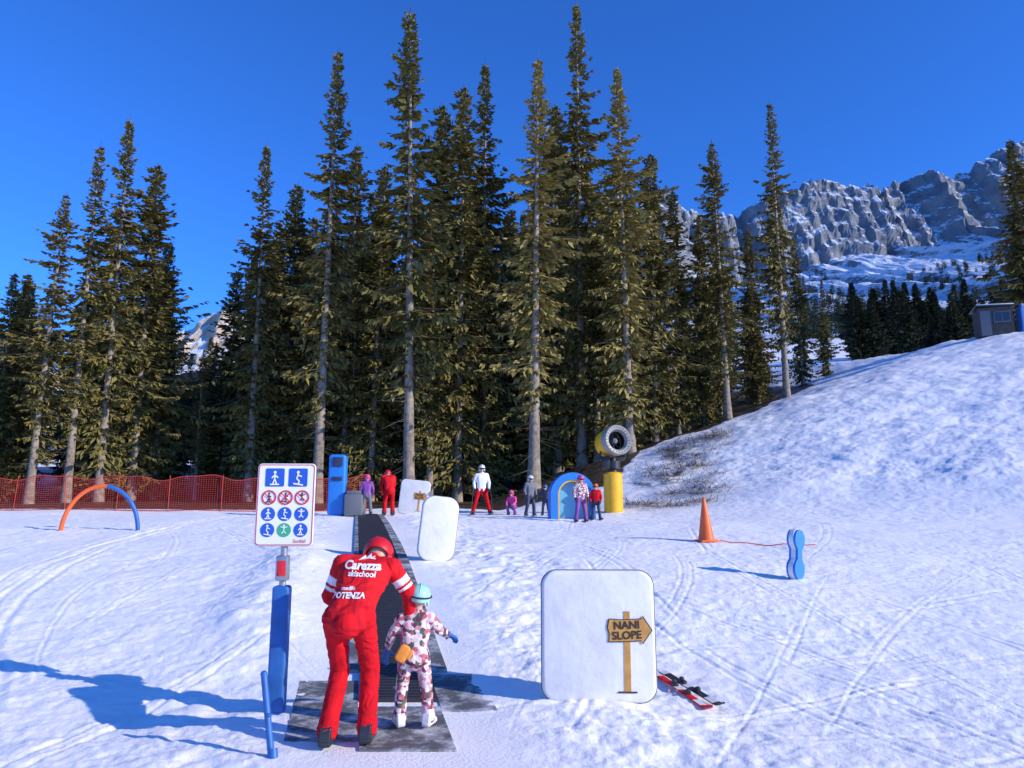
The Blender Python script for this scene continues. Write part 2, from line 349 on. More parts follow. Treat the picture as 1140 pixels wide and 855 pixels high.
for sd,H,Rr,st,op,dn in specs:
    V,F,stk=spruce(sd,H,Rr,st,op,dn)
    cm=mesh_np('crown',V,F,[M['needle']],smooth=False)
    tv,tf=trunk_geo(sd,H,.34*H/30,stk,st)
    tm=mesh_np('trunk',tv,tf,[M['bark']])
    VAR.append((H,cm,tm)); print('quads',len(F))
lit_crown=VAR[0][1].copy(); lit_crown.materials[0]=M['needle_sunlit']; VAR.append((VAR[0][0],lit_crown,VAR[0][2]))
lit_crown=VAR[2][1].copy(); lit_crown.materials[0]=M['needle_sunlit']; VAR.append((VAR[2][0],lit_crown,VAR[2][2]))
V,F,stk=spruce(41,16,2.6,.05,0,.8,1.2); cm=mesh_np('crown',V,F,[M['needle_far']],smooth=False)
tv,tf=trunk_geo(41,16,.2,[],.06); VAR.append((16,cm,mesh_np('trunk',tv,tf,[M['bark']])))
tree_n=0
def tree(x,y,H,var,label,group,wide=1.,rot=None,z=None):
    global tree_n
    H0,cm,tm=VAR[var]; s=H/H0
    root=bpy.data.objects.new('spruce_tree',None); COL.objects.link(root)
    root.location=(x,y,Tz(x,y) if z is None else z); root.empty_display_size=.5
    root['label']=label; root['category']='tree'; root['group']=group
    if rot is None: rot=random.uniform(0,6.28)
    root.rotation_euler=(random.uniform(-.018,.018),random.uniform(-.018,.018),rot); root.scale=(s*wide,s*wide,s)
    c=link('crown',cm,root); t=link('trunk',tm,root); tree_n+=1
    return root
LB=['tall slender spruce with drooping branches in the forest','old spruce with pale bare lower trunk at forest edge','dense dark green spruce among other trees']
HERO=[(-.696,42,.335,5,1.2),(-.646,40,.46,1,1.1),(-.596,41,.537,0,1.0),(-.553,42,.575,2,.95),(-.510,44,.50,3,1.05),(-.48,46,.38,3,1.05),
(-.39,50,.34,3,1.1),(-.353,44,.53,2,1.0),(-.311,47,.475,3,1.05),(-.2615,40,.689,0,.92),(-.225,46,.53,1,1.1),(-.19,44,.50,3,1.0),(-.138,38.5,.745,4,.92),
(-.10,46,.60,3,.9),(-.073,44,.6225,3,.9),(-.04,46,.66,2,.85),(.029,37,.667,6,1.05),(.062,46,.60,3,1.0),(.095,44,.755,2,.82),(.16,41,.662,7,1.0),(.195,46,.52,3,1.0),
(.226,48,.46,3,.95),(.262,50,.42,3,1.0),(.294,47,.537,1,1.05),(.376,50,.594,0,.92),(.335,56,.40,3,1.0),(.400,62,.39,3,.9),(.433,63,.325,5,.9),(.727,54,.535,5,1.45)]
for q,yv,r,v,w in HERO:
    x=q*yv; g=Tz(x,yv); H=1.6+r*yv-g
    tree(x,yv,H,v,'sunlit olive spruce with drooping branches at forest edge' if v>=6 else (LB[1] if v in(0,1,4) else LB[0]),'tall spruces along the slope edge',w*random.uniform(.95,1.05),rot=random.uniform(-.7,.7))
envq=[-.85,-.72,-.5,-.47,-.39,-.35,-.1,.1,.2,.33,.42,.47]; envr=[.34,.33,.36,.275,.275,.42,.5,.5,.42,.34,.27,.22]
cnt=0; pts=[]; tries=0
while cnt<115 and tries<5000:
    tries+=1
    yv=random.uniform(42,82); q=random.uniform(-.85,.39); x=q*yv
    if x>24 or any((x-a)**2+(yv-b)**2<7 for a,b in pts): continue
    if x>8 and yv<44+ (x-8)*.8: continue
    r=np.interp(q,envq,envr)*random.uniform(.75,1.0); H=1.6+r*yv-Tz(x,yv)
    if H<7: continue
    pts.append((x,yv)); tree(x,yv,min(H,30),random.choice([3,3,5,5,2,1]),LB[2],'spruces deep in the forest',random.uniform(1.0,1.3)); cnt+=1
cnt=0
while cnt<85:
    q=random.uniform(.475,.82); yv=random.uniform(100,165); x=q*yv; H=random.uniform(7,14.5)*yv/130
    if .595<q<.61: continue
    tree(x,yv,H,8,'small dark spruce on the snowy hillside','spruces on the hillside behind the ridge',random.uniform(1,1.35)); cnt+=1
# distant wood
V,F,_=spruce(77,14,3.4,.03,0,.35,2.6)
VV=V.reshape(-1,4,3)[::3]
al=[]
for i in range(900):
    yv=random.uniform(300,1150); q=random.uniform(.38,.82); x=q*yv
    if vn(np.array([x/90]),np.array([yv/90]),3)[0]<.5: continue
    zz=mountz(x,yv)
    sc=random.uniform(.6,1.2); a=random.uniform(0,6.28); c,s=math.cos(a),math.sin(a)
    W=VV[random.randrange(3)::5].reshape(-1,3)*sc; W=np.stack([(W[:,0]*c-W[:,1]*s)*1.1+x,(W[:,0]*s+W[:,1]*c)*1.1+yv,W[:,2]+zz-1],-1); al.append(W)
A=np.concatenate(al); fm=mesh_np('distant_wood',A,np.arange(len(A)).reshape(-1,4),[M['needle_far']],smooth=False)
link('distant_wood',fm,kind='stuff',label='scattered far conifers on the snowy mountainside',cat='forest')

# shrubs at the hill foot
def shrub_mesh(seed):
    r=np.random.default_rng(seed); Q=[]
    for i in range(120):
        th=r.uniform(0,6.28); L=r.uniform(.3,1.1); e=r.uniform(.05,.9); p=np.array([r.normal(0,.5),r.normal(0,.5),-.05])
        for k in range(3):
            d=np.array([math.cos(th)*math.cos(e),math.sin(th)*math.cos(e),math.sin(e)]); w=np.array([-math.sin(th),math.cos(th),0])*.012
            q=p+d*L/3; Q.append([p-w,p+w,q+w*.6,q-w*.6]); p=q; th+=r.uniform(-.5,.5); e-=r.uniform(-.1,.4)
    Q=np.array(Q).reshape(-1,3); return mesh_np('bare_shrub',Q,np.arange(len(Q)).reshape(-1,4),[M['twig']],smooth=False)
SM=[shrub_mesh(i) for i in range(3)]
for i in range(44):
    y=random.uniform(27,40); x=4.7+(y-27)*.36+random.uniform(-.6,2.6)
    o=link('bare_shrub',SM[i%3],None,(x,y,Tz(x,y)),'tangle of dry brown twigs poking through snow','shrub','dry shrubs at the foot of the bank')
    o.rotation_euler=(0,0,random.uniform(0,6)); s=random.uniform(.5,1.1); o.scale=(s,s,s*.6)

# ------------------------------------------------------------ modelling helpers
def empty(name,loc,label,cat,group=None,rz=0,rx=0,ry=0):
    o=bpy.data.objects.new(name,None); COL.objects.link(o); o.location=loc; o.rotation_euler=(rx,ry,rz)
    o['label']=label; o['category']=cat
    if group: o['group']=group
    return o
def bmobj(name,bm,mats,parent=None,smooth=True,label=None):
    me=bpy.data.meshes.new(name); bm.normal_update(); bm.to_mesh(me); bm.free()
    if not isinstance(mats,(list,tuple)): mats=[mats]
    for m in mats: me.materials.append(m)
    if smooth:
        for p in me.polygons: p.use_smooth=True
        try: me.set_sharp_from_angle(angle=math.radians(38))
        except Exception: pass
    o=link(name,me,parent); 
    if label: o['label']=label
    return o
def merge(bm,b,Mx=Matrix.Identity(4)):
    mp={}
    for v in b.verts: mp[v]=bm.verts.new(Mx@v.co)
    for f in b.faces:
        try:
            nf=bm.faces.new([mp[v] for v in f.verts]); nf.material_index=f.material_index
        except ValueError: pass
    b.free()
def bx(bm,c,s,bev=0.,rot=None,seg=2):
    b=bmesh.new(); bmesh.ops.create_cube(b,size=1)
    for v in b.verts: v.co=Vector((v.co.x*s[0],v.co.y*s[1],v.co.z*s[2]))
    if bev>0: bmesh.ops.bevel(b,geom=list(b.edges),offset=bev,segments=seg,affect='EDGES',profile=.5)
    Mx=Matrix.Translation(Vector(c)) @ (rot.to_4x4() if rot else Matrix.Identity(4))
    merge(bm,b,Mx)
def frame(d):
    d=Vector(d).normalized(); return d.to_track_quat('Z','Y').to_matrix()
def cyl(bm,p0,p1,r0,r1=None,seg=20,caps=True):
    p0=Vector(p0);p1=Vector(p1); r1=r0 if r1 is None else r1
    b=bmesh.new(); bmesh.ops.create_cone(b,cap_ends=caps,segments=seg,radius1=r0,radius2=r1,depth=(p1-p0).length)
    merge(bm,b,Matrix.Translation((p0+p1)/2)@frame(p1-p0).to_4x4())
def sph(bm,c,r,sc=(1,1,1),seg=20):
    b=bmesh.new(); bmesh.ops.create_uvsphere(b,u_segments=seg,v_segments=max(6,seg//2),radius=r)
    merge(bm,b,Matrix.Translation(Vector(c))@Matrix.Diagonal((*sc,1)))
def prism(bm,pts,y0,y1,bev=0.,seg=2):
    b=bmesh.new(); vs=[b.verts.new((p[0],y0,p[1])) for p in pts]; f=b.faces.new(vs)
    if y1!=y0:
        r=bmesh.ops.extrude_face_region(b,geom=[f]); 
        for g in r['geom']:
            if isinstance(g,bmesh.types.BMVert): g.co.y=y1
        bmesh.ops.recalc_face_normals(b,faces=b.faces)
        if bev>0:
            ed=[e for e in b.edges if abs(e.verts[0].co.y-e.verts[1].co.y)<1e-6]
            bmesh.ops.bevel(b,geom=ed,offset=bev,segments=seg,affect='EDGES',profile=.5)
    merge(bm,b)
def rrect(w,h,r,n=8,z0=0.,x0=0.):
    P=[]
    for cx,cz,a0 in ((w/2-r,h-r,0),(-w/2+r,h-r,90),(-w/2+r,r,180),(w/2-r,r,270)):
        for k in range(n+1):
            a=math.radians(a0+90*k/n); P.append((x0+cx+r*math.cos(a),z0+cz+r*math.sin(a)))
    return P
def disc(cx,cz,r,n=28): return [(cx+r*math.cos(6.2832*k/n),cz+r*math.sin(6.2832*k/n)) for k in range(n)]
def tube(bm,pts,r,seg=12):
    for a,b in zip(pts[:-1],pts[1:]): cyl(bm,a,b,r,seg=seg)
    for p in pts[1:-1]: sph(bm,p,r*.999,seg=seg)
def text_mesh(txt,size,bold=0.,align='CENTER'):
    cu=bpy.data.curves.new('t','FONT'); cu.body=txt; cu.size=size; cu.align_x=align; cu.align_y='CENTER'; cu.offset=bold; cu.resolution_u=3
    o=bpy.data.objects.new('t',cu); COL.objects.link(o); bpy.context.view_layer.update()
    me=bpy.data.meshes.new_from_object(o.evaluated_get(bpy.context.evaluated_depsgraph_get())); bpy.data.objects.remove(o); return me
def text_plane(name,txt,size,x,z,y,m,parent,bold=0.,rot=0.):
    me=text_mesh(txt,size,bold); me.materials.clear(); me.materials.append(m)
    o=link(name,me,parent,(x,y,z)); o.rotation_euler=(math.radians(90),rot,0); return o

# ------------------------------------------------------------ people
def roundcone(bm,p0,p1,r0,r1,seg=14):
    sph(bm,p0,r0,seg=seg); sph(bm,p1,r1,seg=seg)
    if (Vector(p1)-Vector(p0)).length>1e-4: cyl(bm,p0,p1,r0,r1,seg=seg)
def body_mesh(name,bones,mats,voxel,parent,wr=.0,smooth=4):
    bm=bmesh.new()
    for p0,p1,r0,r1,mi in bones: roundcone(bm,p0,p1,r0,r1)
    me=bpy.data.meshes.new('tmp'); bm.to_mesh(me); bm.free()
    o=bpy.data.objects.new('tmp',me); COL.objects.link(o)
    m=o.modifiers.new('r','REMESH'); m.mode='VOXEL'; m.voxel_size=voxel
    m=o.modifiers.new('s','SMOOTH'); m.factor=.5; m.iterations=smooth
    bpy.context.view_layer.update()
    nm=bpy.data.meshes.new_from_object(o.evaluated_get(bpy.context.evaluated_depsgraph_get())); bpy.data.objects.remove(o); nm.name=name
    n=len(nm.vertices); co=np.empty(n*3,np.float32); nm.vertices.foreach_get('co',co); co=co.reshape(-1,3)
    nf=len(nm.polygons); fc=np.empty(nf*3,np.float32); nm.polygons.foreach_get('center',fc); fc=fc.reshape(-1,3)
    best=np.full(nf,1e9); mi_=np.zeros(nf,np.int32)
    for p0,p1,r0,r1,mi in bones:
        p0=np.array(p0,float);p1=np.array(p1,float);d=p1-p0;l=max(d@d,1e-9); t=np.clip(((fc-p0)@d)/l,0,1)
        ds=np.linalg.norm(fc-(p0+t[:,None]*d),axis=1)-(r0+(r1-r0)*t); k=ds<best-1e-5; best[k]=ds[k]; mi_[k]=mi
    if wr>0:
        nor=np.empty(n*3,np.float32); nm.vertices.foreach_get('normal',nor); nor=nor.reshape(-1,3)
        cloth=np.zeros(n,bool)
        for p,mi in zip(nm.polygons,mi_):
            if mi<2:
                for v in p.vertices: cloth[v]=True
        dd=np.zeros(n)
        for i in np.nonzero(cloth)[0]:
            c=co[i]; q=Vector((float(c[0])*8,float(c[1])*8,float(c[2])*13)); w=mnoise.noise(q*.5)*1.4
            dd[i]=(1-abs(mnoise.noise(q+Vector((w*2,0,w*2))))*2.6)*wr + mnoise.noise(q*3.1)*wr*.25
        co=co+nor*dd[:,None]; nm.vertices.foreach_set('co',co.astype(np.float32).ravel())
    nm.materials.clear()
    for m in mats: nm.materials.append(m)
    nm.polygons.foreach_set('material_index',mi_); nm.polygons.foreach_set('use_smooth',np.ones(nf,bool)); nm.update()
    return link(name,nm,parent)
def hand_bones(w,f,s,n,k,mi,curl=.5,thick=1.):
    w=Vector(w); f=Vector(f).normalized(); s=Vector(s); s=(s-f*s.dot(f)).normalized(); n=Vector(n); n=(n-f*n.dot(f)-s*n.dot(s)).normalized(); B=[]
    for i in (-1.5,-.5,.5,1.5): B.append((w+s*i*.016*k,w+f*.088*k+s*i*.023*k,.017*k,.014*k*thick,mi))
    for i,L in enumerate((.072,.082,.076,.058)):
        p=w+f*.088*k+s*(1.5-i)*.0235*k; a=curl*.5; seg=[.45,.32,.25]
        for j in range(3):
            d=f*math.cos(a)+n*math.sin(a); q=p+d*L*seg[j]*k; B.append((p,q,(.0105-.001*j)*k*thick,(.0098-.001*j)*k*thick,mi)); p=q; a+=curl*.8
    p=w+f*.025*k+s*.028*k; q=p+(f*.6+s*.7+n*.3).normalized()*.045*k; B.append((p,q,.013*k*thick,.0115*k*thick,mi))
    B.append((q,q+(f*.9+s*.25+n*.5).normalized()*.032*k,.011*k*thick,.0095*k*thick,mi)); return B
def person(loc,rz,J,mats,label,helmet,boots,sc=1.,voxel=.014,group=None,goggle=True,kid=False,wr=.0,fat=1.,band=False,hs=1.,leg=1.,bs=1.):
    root=empty('person',loc,label,'person',group,rz=rz)
    g=lambda k: Vector(J[k])*sc
    S=sc; B=[]; f=fat; lf=fat*leg
    hl,hr,ch,nk,hd=g('hipL'),g('hipR'),g('chest'),g('neck'),g('head')
    for side in 'LR':
        h,kn,an=g('hip'+side),g('knee'+side),g('ank'+side)
        B.append((h,kn,.098*S*lf,.071*S*lf,1)); B.append((kn,an+(kn-an)*.28,.072*S*lf,.069*S*lf,1)); B.append((an+(kn-an)*.28,an-(kn-an)*.02,.069*S*lf,.078*S*lf,1)); B.append((an+(kn-an)*.05,an-(kn-an)*.12,.045*S,.04*S,5))
        B.append((an-(kn-an)*.10,an-(kn-an)*.10+Vector(J.get('toe',(0,.12,-.01)))*S,.036*S*bs,.03*S*bs,5))
        sh,el,wr_=g('sh'+side),g('el'+side),g('wr'+side)
        B.append((ch+(nk-ch)*.75,sh,.075*S*f,.074*S*f,0))
        if band:
            B.append((sh,sh+(el-sh)*.38,.074*S*f,.066*S*f,0)); B.append((sh+(el-sh)*.42,sh+(el-sh)*.58,.067*S*f,.064*S*f,4))
            B.append((sh+(el-sh)*.62,sh+(el-sh)*.66,.064*S*f,.062*S*f,0)); B.append((sh+(el-sh)*.70,sh+(el-sh)*.76,.062*S*f,.06*S*f,4)); B.append((sh+(el-sh)*.8,el,.06*S*f,.056*S*f,0))
        else: B.append((sh,el,.074*S*f,.056*S*f,0))
        B.append((el,wr_-(wr_-el)*.08,.056*S*f,.045*S*f,0)); B.append((wr_-(wr_-el)*.08,wr_,.034*S,.034*S,3))
        fd=(wr_-el).normalized(); n=Vector(J.get('palm'+side,(1 if side=='L' else -1,0.1,0))); sd=n.cross(fd) if side=='L' else fd.cross(n)
        if sd.y<0: sd=-sd
        B+=hand_bones(wr_,fd,sd,n,S*(1.15 if kid else 1.05)*hs,3,J.get('curl',.55),1.25)
    pc=(hl+hr)/2; up=(ch-pc)
    for a in (-1,-.35,.35,1):
        off=(hr-hl).normalized()*a
        shl=(g('shR')-g('shL')).normalized()*a
        B.append((pc+off*.062*S*f-up*.02,pc+off*.05*S+up*.45,.108*S*f,.108*S*f,0))
        B.append((pc+off*.05*S+up*.45,ch+shl*.075*S,.108*S*f,.118*S*f,0))
        B.append((ch+shl*.075*S,ch+(nk-ch)*.5+shl*.08*S,.115*S*f,.085*S,0))
    B.append((pc,pc-up*.16,.115*S*lf,.115*S*lf,1))
    B.append((ch+(nk-ch)*.5,nk,.075*S,.064*S,0)); 
    hz=hs
    B.append((nk,hd,.052*S,.055*S,2))
    fwd=Vector(J.get('face',(0,1,-.1))).normalized(); upv=(hd-nk).normalized(); rt=fwd.cross(upv).normalized(); upv=rt.cross(fwd)
    B.append((hd+upv*.02*S,hd+upv*.03*S+fwd*.02*S,.094*S*hz,.09*S*hz,2)); B.append((hd+upv*-.02*S+fwd*.03*S,hd-upv*.075*S*hz+fwd*.055*S*hz,.07*S*hz,.042*S*hz,2))
    B.append((hd+upv*.005*S+fwd*.10*S*hz,hd-upv*.028*S+fwd*.118*S*hz,.010*S,.014*S,2))
    B.append((hd-upv*.055*S*hz+fwd*.093*S*hz-rt*.016*S,hd-upv*.055*S*hz+fwd*.093*S*hz+rt*.016*S,.009*S,.009*S,2))
    for a in (-1,1): B.append((hd+rt*a*.09*S*hz-upv*.0*S,hd+rt*a*.092*S*hz-upv*.035*S,.016*S,.012*S,2))
    body=body_mesh('body',B,mats+[boots],voxel,root,wr)
    R=Matrix((rt,fwd,upv)).transposed().to_4x4(); R.translation=hd
    bm=bmesh.new(); b=bmesh.new(); r=.128*S*hz; bmesh.ops.create_uvsphere(b,u_segments=28,v_segments=18,radius=r)
    bmesh.ops.delete(b,geom=[v for v in b.verts if v.co.z<-.015*S-(.055*S if v.co.y<.02*S else -.03*S)],context='VERTS')
    for v in b.verts: v.co=Vector((v.co.x*.93,v.co.y*1.06-.006*S,v.co.z*1.02+.03*S))
    bmesh.ops.solidify(b,geom=list(b.faces),thickness=.012*S)
    merge(bm,b)
    for a in (-1,1): sph(bm,(a*.098*S*hz,0,-.035*S),.045*S*hz,(.4,.8,1.1),12)
    ridge=[(0,math.cos(t)*r*1.06,math.sin(t)*r*1.03+.03*S) for t in np.linspace(.5,2.7,12)]
    tube(bm,ridge,.010*S,8)
    bm.transform(R); bmobj('helmet',bm,helmet,root)
    if goggle:
        bm=bmesh.new(); sph(bm,(0,.092*S*hz,.02*S),.07*S*hz,(1.05,.5,.55),16)
        bm.transform(R); bmobj('goggles',bm,M['blackp'],root)
        bm=bmesh.new(); 
        ring=[(math.sin(t)*.127*S*hz,math.cos(t)*.142*S*hz,.035*S) for t in np.linspace(.35,2*math.pi-.35,22)]
        tube(bm,ring,.011*S,6); bm.transform(R); bmobj('goggle_strap',bm,M['blackp'],root)
    for side in 'LR':
        kn,an=g('knee'+side),g('ank'+side); toe=Vector(J.get('toe'+side,(0,1,0))).normalized()
        bm=bmesh.new(); R3=Matrix((Vector((toe.y,-toe.x,0)),toe,Vector((0,0,1)))).transposed()
        base=Vector((an.x,an.y,an.z-.095*S)); q=S*bs
        prof=[(-.10,0),(.17,0),(.18,.04),(.15,.068),(.075,.09),(.06,.13),(.055,.155),(-.07,.155),(-.085,.12),(-.10,.07)]
        b=bmesh.new(); vs=[b.verts.new((-.05*q,p[0]*q,p[1]*q)) for p in prof]; fa=b.faces.new(vs)
        rr=bmesh.ops.extrude_face_region(b,geom=[fa])
        for v in rr['geom']:
            if isinstance(v,bmesh.types.BMVert): v.co.x=.05*q
        bmesh.ops.recalc_face_normals(b,faces=b.faces); bmesh.ops.bevel(b,geom=list(b.edges),offset=.011*q,segments=3,affect='EDGES')
        merge(bm,b)
        for zz in (.09,.13): bx(bm,(.053*q,.02*q,zz*q),(.012*q,.09*q,.014*q),.003*q)
        bx(bm,(0,-.098*q,.03*q),(.085*q,.015*q,.025*q),.005*q)
        bm.transform(Matrix.Translation(base)@R3.to_4x4()); bmobj('ski_boot',bm,boots,root)
    return root,body
STAND=dict(hipL=(-.09,0,.90),hipR=(.09,0,.90),kneeL=(-.12,.05,.50),kneeR=(.12,.05,.50),ankL=(-.14,0,.10),ankR=(.14,0,.10),chest=(0,.02,1.27),neck=(0,.04,1.46),head=(0,.07,1.60),
 shL=(-.18,.02,1.39),shR=(.18,.02,1.39),elL=(-.27,0,1.12),elR=(.27,0,1.12),wrL=(-.25,.12,.90),wrR=(.25,.12,.90))
def P_(**k):
    d=dict(STAND); d.update(k); return d

# carpet ------------------------------------------------
def strip(name,x0,x1,y0,y1,zo,th,m,parent,step=.25):
    ysv=np.arange(y0,y1+1e-6,step); V=[];
    for y in ysv:
        z=float(np.interp(y,_ty,_th))+zo; c=carpet_x(y)
        for xx,zz in ((x0,z-th),(x0,z),(x1,z),(x1,z-th)): V.append((c+xx,y,zz))
    F=[]; n=len(ysv)
    for i in range(n-1):
        for k in range(4): F.append((i*4+k,(i+1)*4+k,(i+1)*4+(k+1)%4,i*4+(k+1)%4))
    F.append((0,1,2,3)); F.append(((n-1)*4+3,(n-1)*4+2,(n-1)*4+1,(n-1)*4))
    return link(name,mesh_np(name,V,F,[m],smooth=False),parent)
cp=empty('conveyor_lift',(0,0,0),'dark rubber conveyor lift running up the snow slope','conveyor lift')
def belt_mat():
    m=bpy.data.materials.new('conveyor_belt'); m.use_nodes=True; nt=m.node_tree; L=nt.links; N=nt.nodes; b=N['Principled BSDF']; b.inputs['Roughness'].default_value=.6
    tc=N.new('ShaderNodeTexCoord'); w=N.new('ShaderNodeTexWave'); w.bands_direction='Y'; w.inputs['Scale'].default_value=4; L.new(tc.outputs['Object'],w.inputs['Vector'])
    r=N.new('ShaderNodeValToRGB'); r.color_ramp.elements[0].color=(.012,.012,.014,1); r.color_ramp.elements[1].color=(.045,.045,.05,1); L.new(w.outputs['Fac'],r.inputs[0])
    n=N.new('ShaderNodeTexNoise'); n.inputs['Scale'].default_value=5; n.inputs['Detail'].default_value=9; n.inputs['Roughness'].default_value=.8; L.new(tc.outputs['Object'],n.inputs['Vector'])
    r3=N.new('ShaderNodeMapRange'); r3.inputs[1].default_value=.6; r3.inputs[2].default_value=.75; L.new(n.outputs['Fac'],r3.inputs[0])
    mx=N.new('ShaderNodeMixRGB'); L.new(r3.outputs[0],mx.inputs[0]); L.new(r.outputs[0],mx.inputs[1]); mx.inputs[2].default_value=(.4,.4,.42,1); L.new(mx.outputs[0],b.inputs['Base Color'])
    bp=N.new('ShaderNodeBump'); bp.inputs['Distance'].default_value=.02; L.new(w.outputs['Fac'],bp.inputs['Height']); L.new(bp.outputs[0],b.inputs['Normal']); return m
strip('belt',-.32,.32,6.5,25.5,.04,.05,belt_mat(),cp)
strip('side_panel',-.42,-.335,7.3,25.5,.03,.12,M['tread'],cp); strip('side_panel',.335,.50,7.3,25.5,.035,.12,M['tread'],cp)
strip('entry_mat',-.86,-.335,5.55,7.28,.010,.05,M['tread'],cp); strip('entry_mat',.335,.78,6.25,7.28,.010,.05,M['tread'],cp); strip('entry_mat',-.33,.33,5.35,6.48,.014,.05,M['tread'],cp)
x,y=-5.75,24.6; z=Tz(x,y)
dr=empty('lift_drive_station',(x,y,z),'tall blue padded housing at the top of the conveyor','lift machinery')
bm=bmesh.new(); prism(bm,rrect(.55,2.0,.12),-.2,.2,.05,3); bmobj('padded_column',bm,M['bluel'],dr)
bm=bmesh.new(); bx(bm,(.02,-.23,1.75),(.34,.03,.3),.01); bx(bm,(.02,-.23,1.2),(.34,.03,.12),.01); bmobj('panel',bm,M['navy'],dr)
bm=bmesh.new(); bx(bm,(.62,-.1,.35),(.6,.7,.7),.06); bx(bm,(.62,-.1,.75),(.5,.5,.12),.03); bmobj('motor_cover',bm,M['grey'],dr)

# ------------------------------------------------ instructor
gx,gy=-1.14,5.45
gz=Tz(gx,gy)+.02
AD=dict(hipL=(-.09,-.10,.85),hipR=(.10,-.10,.86),kneeL=(-.085,.10,.47),kneeR=(.125,.12,.47),ankL=(-.13,-.03,.10),ankR=(.13,.04,.10),chest=(.045,.19,1.11),neck=(.075,.39,1.20),head=(.085,.52,1.23),
 shL=(-.135,.27,1.19),shR=(.24,.28,1.16),elL=(-.24,.32,.95),elR=(.365,.33,.97),wrL=(-.12,.50,.82),wrR=(.365,.40,.76),face=(.2,.6,-1.0),palmR=(-.6,.3,-.3),palmL=(.5,0,-.5),curl=.6)
ad,adb=person((gx,gy,gz),0,AD,[M['red'],M['red_dark'],M['skin'],M['yorange'],M['white']],'instructor in red ski suit bending over a child on the conveyor',M['redshell'],M['bootb'],voxel=.008,wr=.006,goggle=False,band=True,fat=.97,leg=.94,bs=.86)
BV=BVHTree.FromPolygons([v.co for v in adb.data.vertices],[p.vertices for p in adb.data.polygons])
def project_text(txt,size,cx,cz,parent,m,name,bold=.002,rot=0.):
    me=text_mesh(txt,size,bold); bm=bmesh.new(); bm.from_mesh(me)
    bmesh.ops.subdivide_edges(bm,edges=[e for e in bm.edges if e.calc_length()>.02],cuts=1)
    c,s=math.cos(rot),math.sin(rot)
    for v in bm.verts:
        X,Z=v.co.x*c-v.co.y*s,v.co.x*s+v.co.y*c
        h,n,i,d=BV.ray_cast(Vector((cx+X,-2,cz+Z)),Vector((0,1,0)))
        v.co=(h+n*.006) if h else Vector((cx+X,0.05,cz+Z))
    return bmobj(name,bm,m,parent,smooth=False)
project_text('Carezza',.080,.05,1.185,ad,M['white'],'jacket_lettering',.003,-.05)
project_text('skischool',.052,.055,1.13,ad,M['white'],'jacket_lettering',.0015,-.05)
project_text('medilo',.036,-.015,1.04,ad,M['white'],'jacket_lettering',.001)
project_text('POTENZA',.05,-.005,.995,ad,M['white'],'jacket_lettering',.002)
bm=bmesh.new(); vs=[]
for a,b_ in ((-.05,0),(-.025,.03),(-.01,.012),(.01,.04),(.03,.015),(.045,.022),(.06,0),(.02,.008)):
    h,n,i,d=BV.ray_cast(Vector((.055+a,-2,1.22+b_)),Vector((0,1,0)))
    if h: vs.append(bm.verts.new(h+n*.006))
if len(vs)>2: bm.faces.new(vs)
bmobj('jacket_emblem',bm,M['white'],ad,smooth=False)
def ski_mesh(L):
    bm=bmesh.new(); n=24; rows=[]
    for i in range(n+1):
        t=i/n; y=(t-.5)*L; w=.028+.010*(abs(t-.5)*2)**2
        if t>.94: w*=max(.15,1-((t-.94)/.06)**2)
        if t<.03: w*=.8
        up=0.045*max(0,(t-.88)/.12)**2+.012*max(0,(.06-t)/.06)**2
        rows.append([bm.verts.new((a*w,y,up+b_)) for a,b_ in ((-1,0),(-1,.010),(1,.010),(1,0))])
    for i,(a,b_) in enumerate(zip(rows[:-1],rows[1:])):
        for k in range(4):
            f=bm.faces.new((a[k],b_[k],b_[(k+1)%4],a[(k+1)%4])); f.material_index=1 if k==1 and (i//3)%3==0 else 0
    bm.faces.new(rows[0][::-1]); bm.faces.new(rows[-1]); bmesh.ops.recalc_face_normals(bm,faces=bm.faces); return bm
def ski(loc,rz,L,m1,m2,label,group=None,rx=0,ry=0):
    r=empty('ski',loc,label,'ski',group,rz,rx,ry); bmobj('ski_blade',ski_mesh(L),[m1,m2],r,smooth=False)
    bm=bmesh.new(); bx(bm,(0,.11,.022),(.045,.07,.022),.006); bx(bm,(0,.13,.04),(.035,.04,.02),.006); bmobj('toe_binding',bm,M['blackp'],r)
    bm=bmesh.new(); bx(bm,(0,-.11,.022),(.045,.07,.022),.006); bx(bm,(0,-.13,.042),(.035,.04,.03),.008); bmobj('heel_binding',bm,M['blackp'],r)
    return r
# ------------------------------------------------ child
cx,cy=-.735,5.82; cz=Tz(cx,cy)+.03
CH=dict(hipL=(-.09,0,.80),hipR=(.09,0,.80),kneeL=(-.14,.05,.47),kneeR=(.15,.05,.47),ankL=(-.16,0,.105),ankR=(.19,-.02,.105),chest=(.0,.03,1.12),neck=(.03,.0,1.33),head=(.05,.0,1.49),
 shL=(-.16,.02,1.24),shR=(.18,.02,1.25),elL=(-.28,.03,1.05),elR=(.31,.05,1.10),wrL=(-.33,.10,.88),wrR=(.40,.14,1.04),palmL=(.3,0,-1),palmR=(0,0,-1),curl=.45,toeL=(-.35,1,0),toeR=(.35,1,0),face=(0,1,.1))
chd,chb=person((cx,cy,cz),math.radians(4),CH,[M['floral'],M['floral'],M['skin'],M['blue'],M['white']],'small child in floral snowsuit with mint helmet, arms out',M['teal'],M['bootw'],sc=.61,voxel=.008,wr=.004,kid=True,fat=1.05,hs=1.15)
bm=bmesh.new(); 
prism(bm,rrect(.085,.13,.03),-.018,.018,.013,3); prism(bm,rrect(.03,.07,.013,4,.045,.052),-.014,.014,.008,2); bm.transform(Matrix.Translation((-.11,-.10,.47))@Matrix.Rotation(.5,4,'Y'))
bmobj('hanging_mitten',bm,M['yorange'],chd,label='orange mitten hanging at the hip')

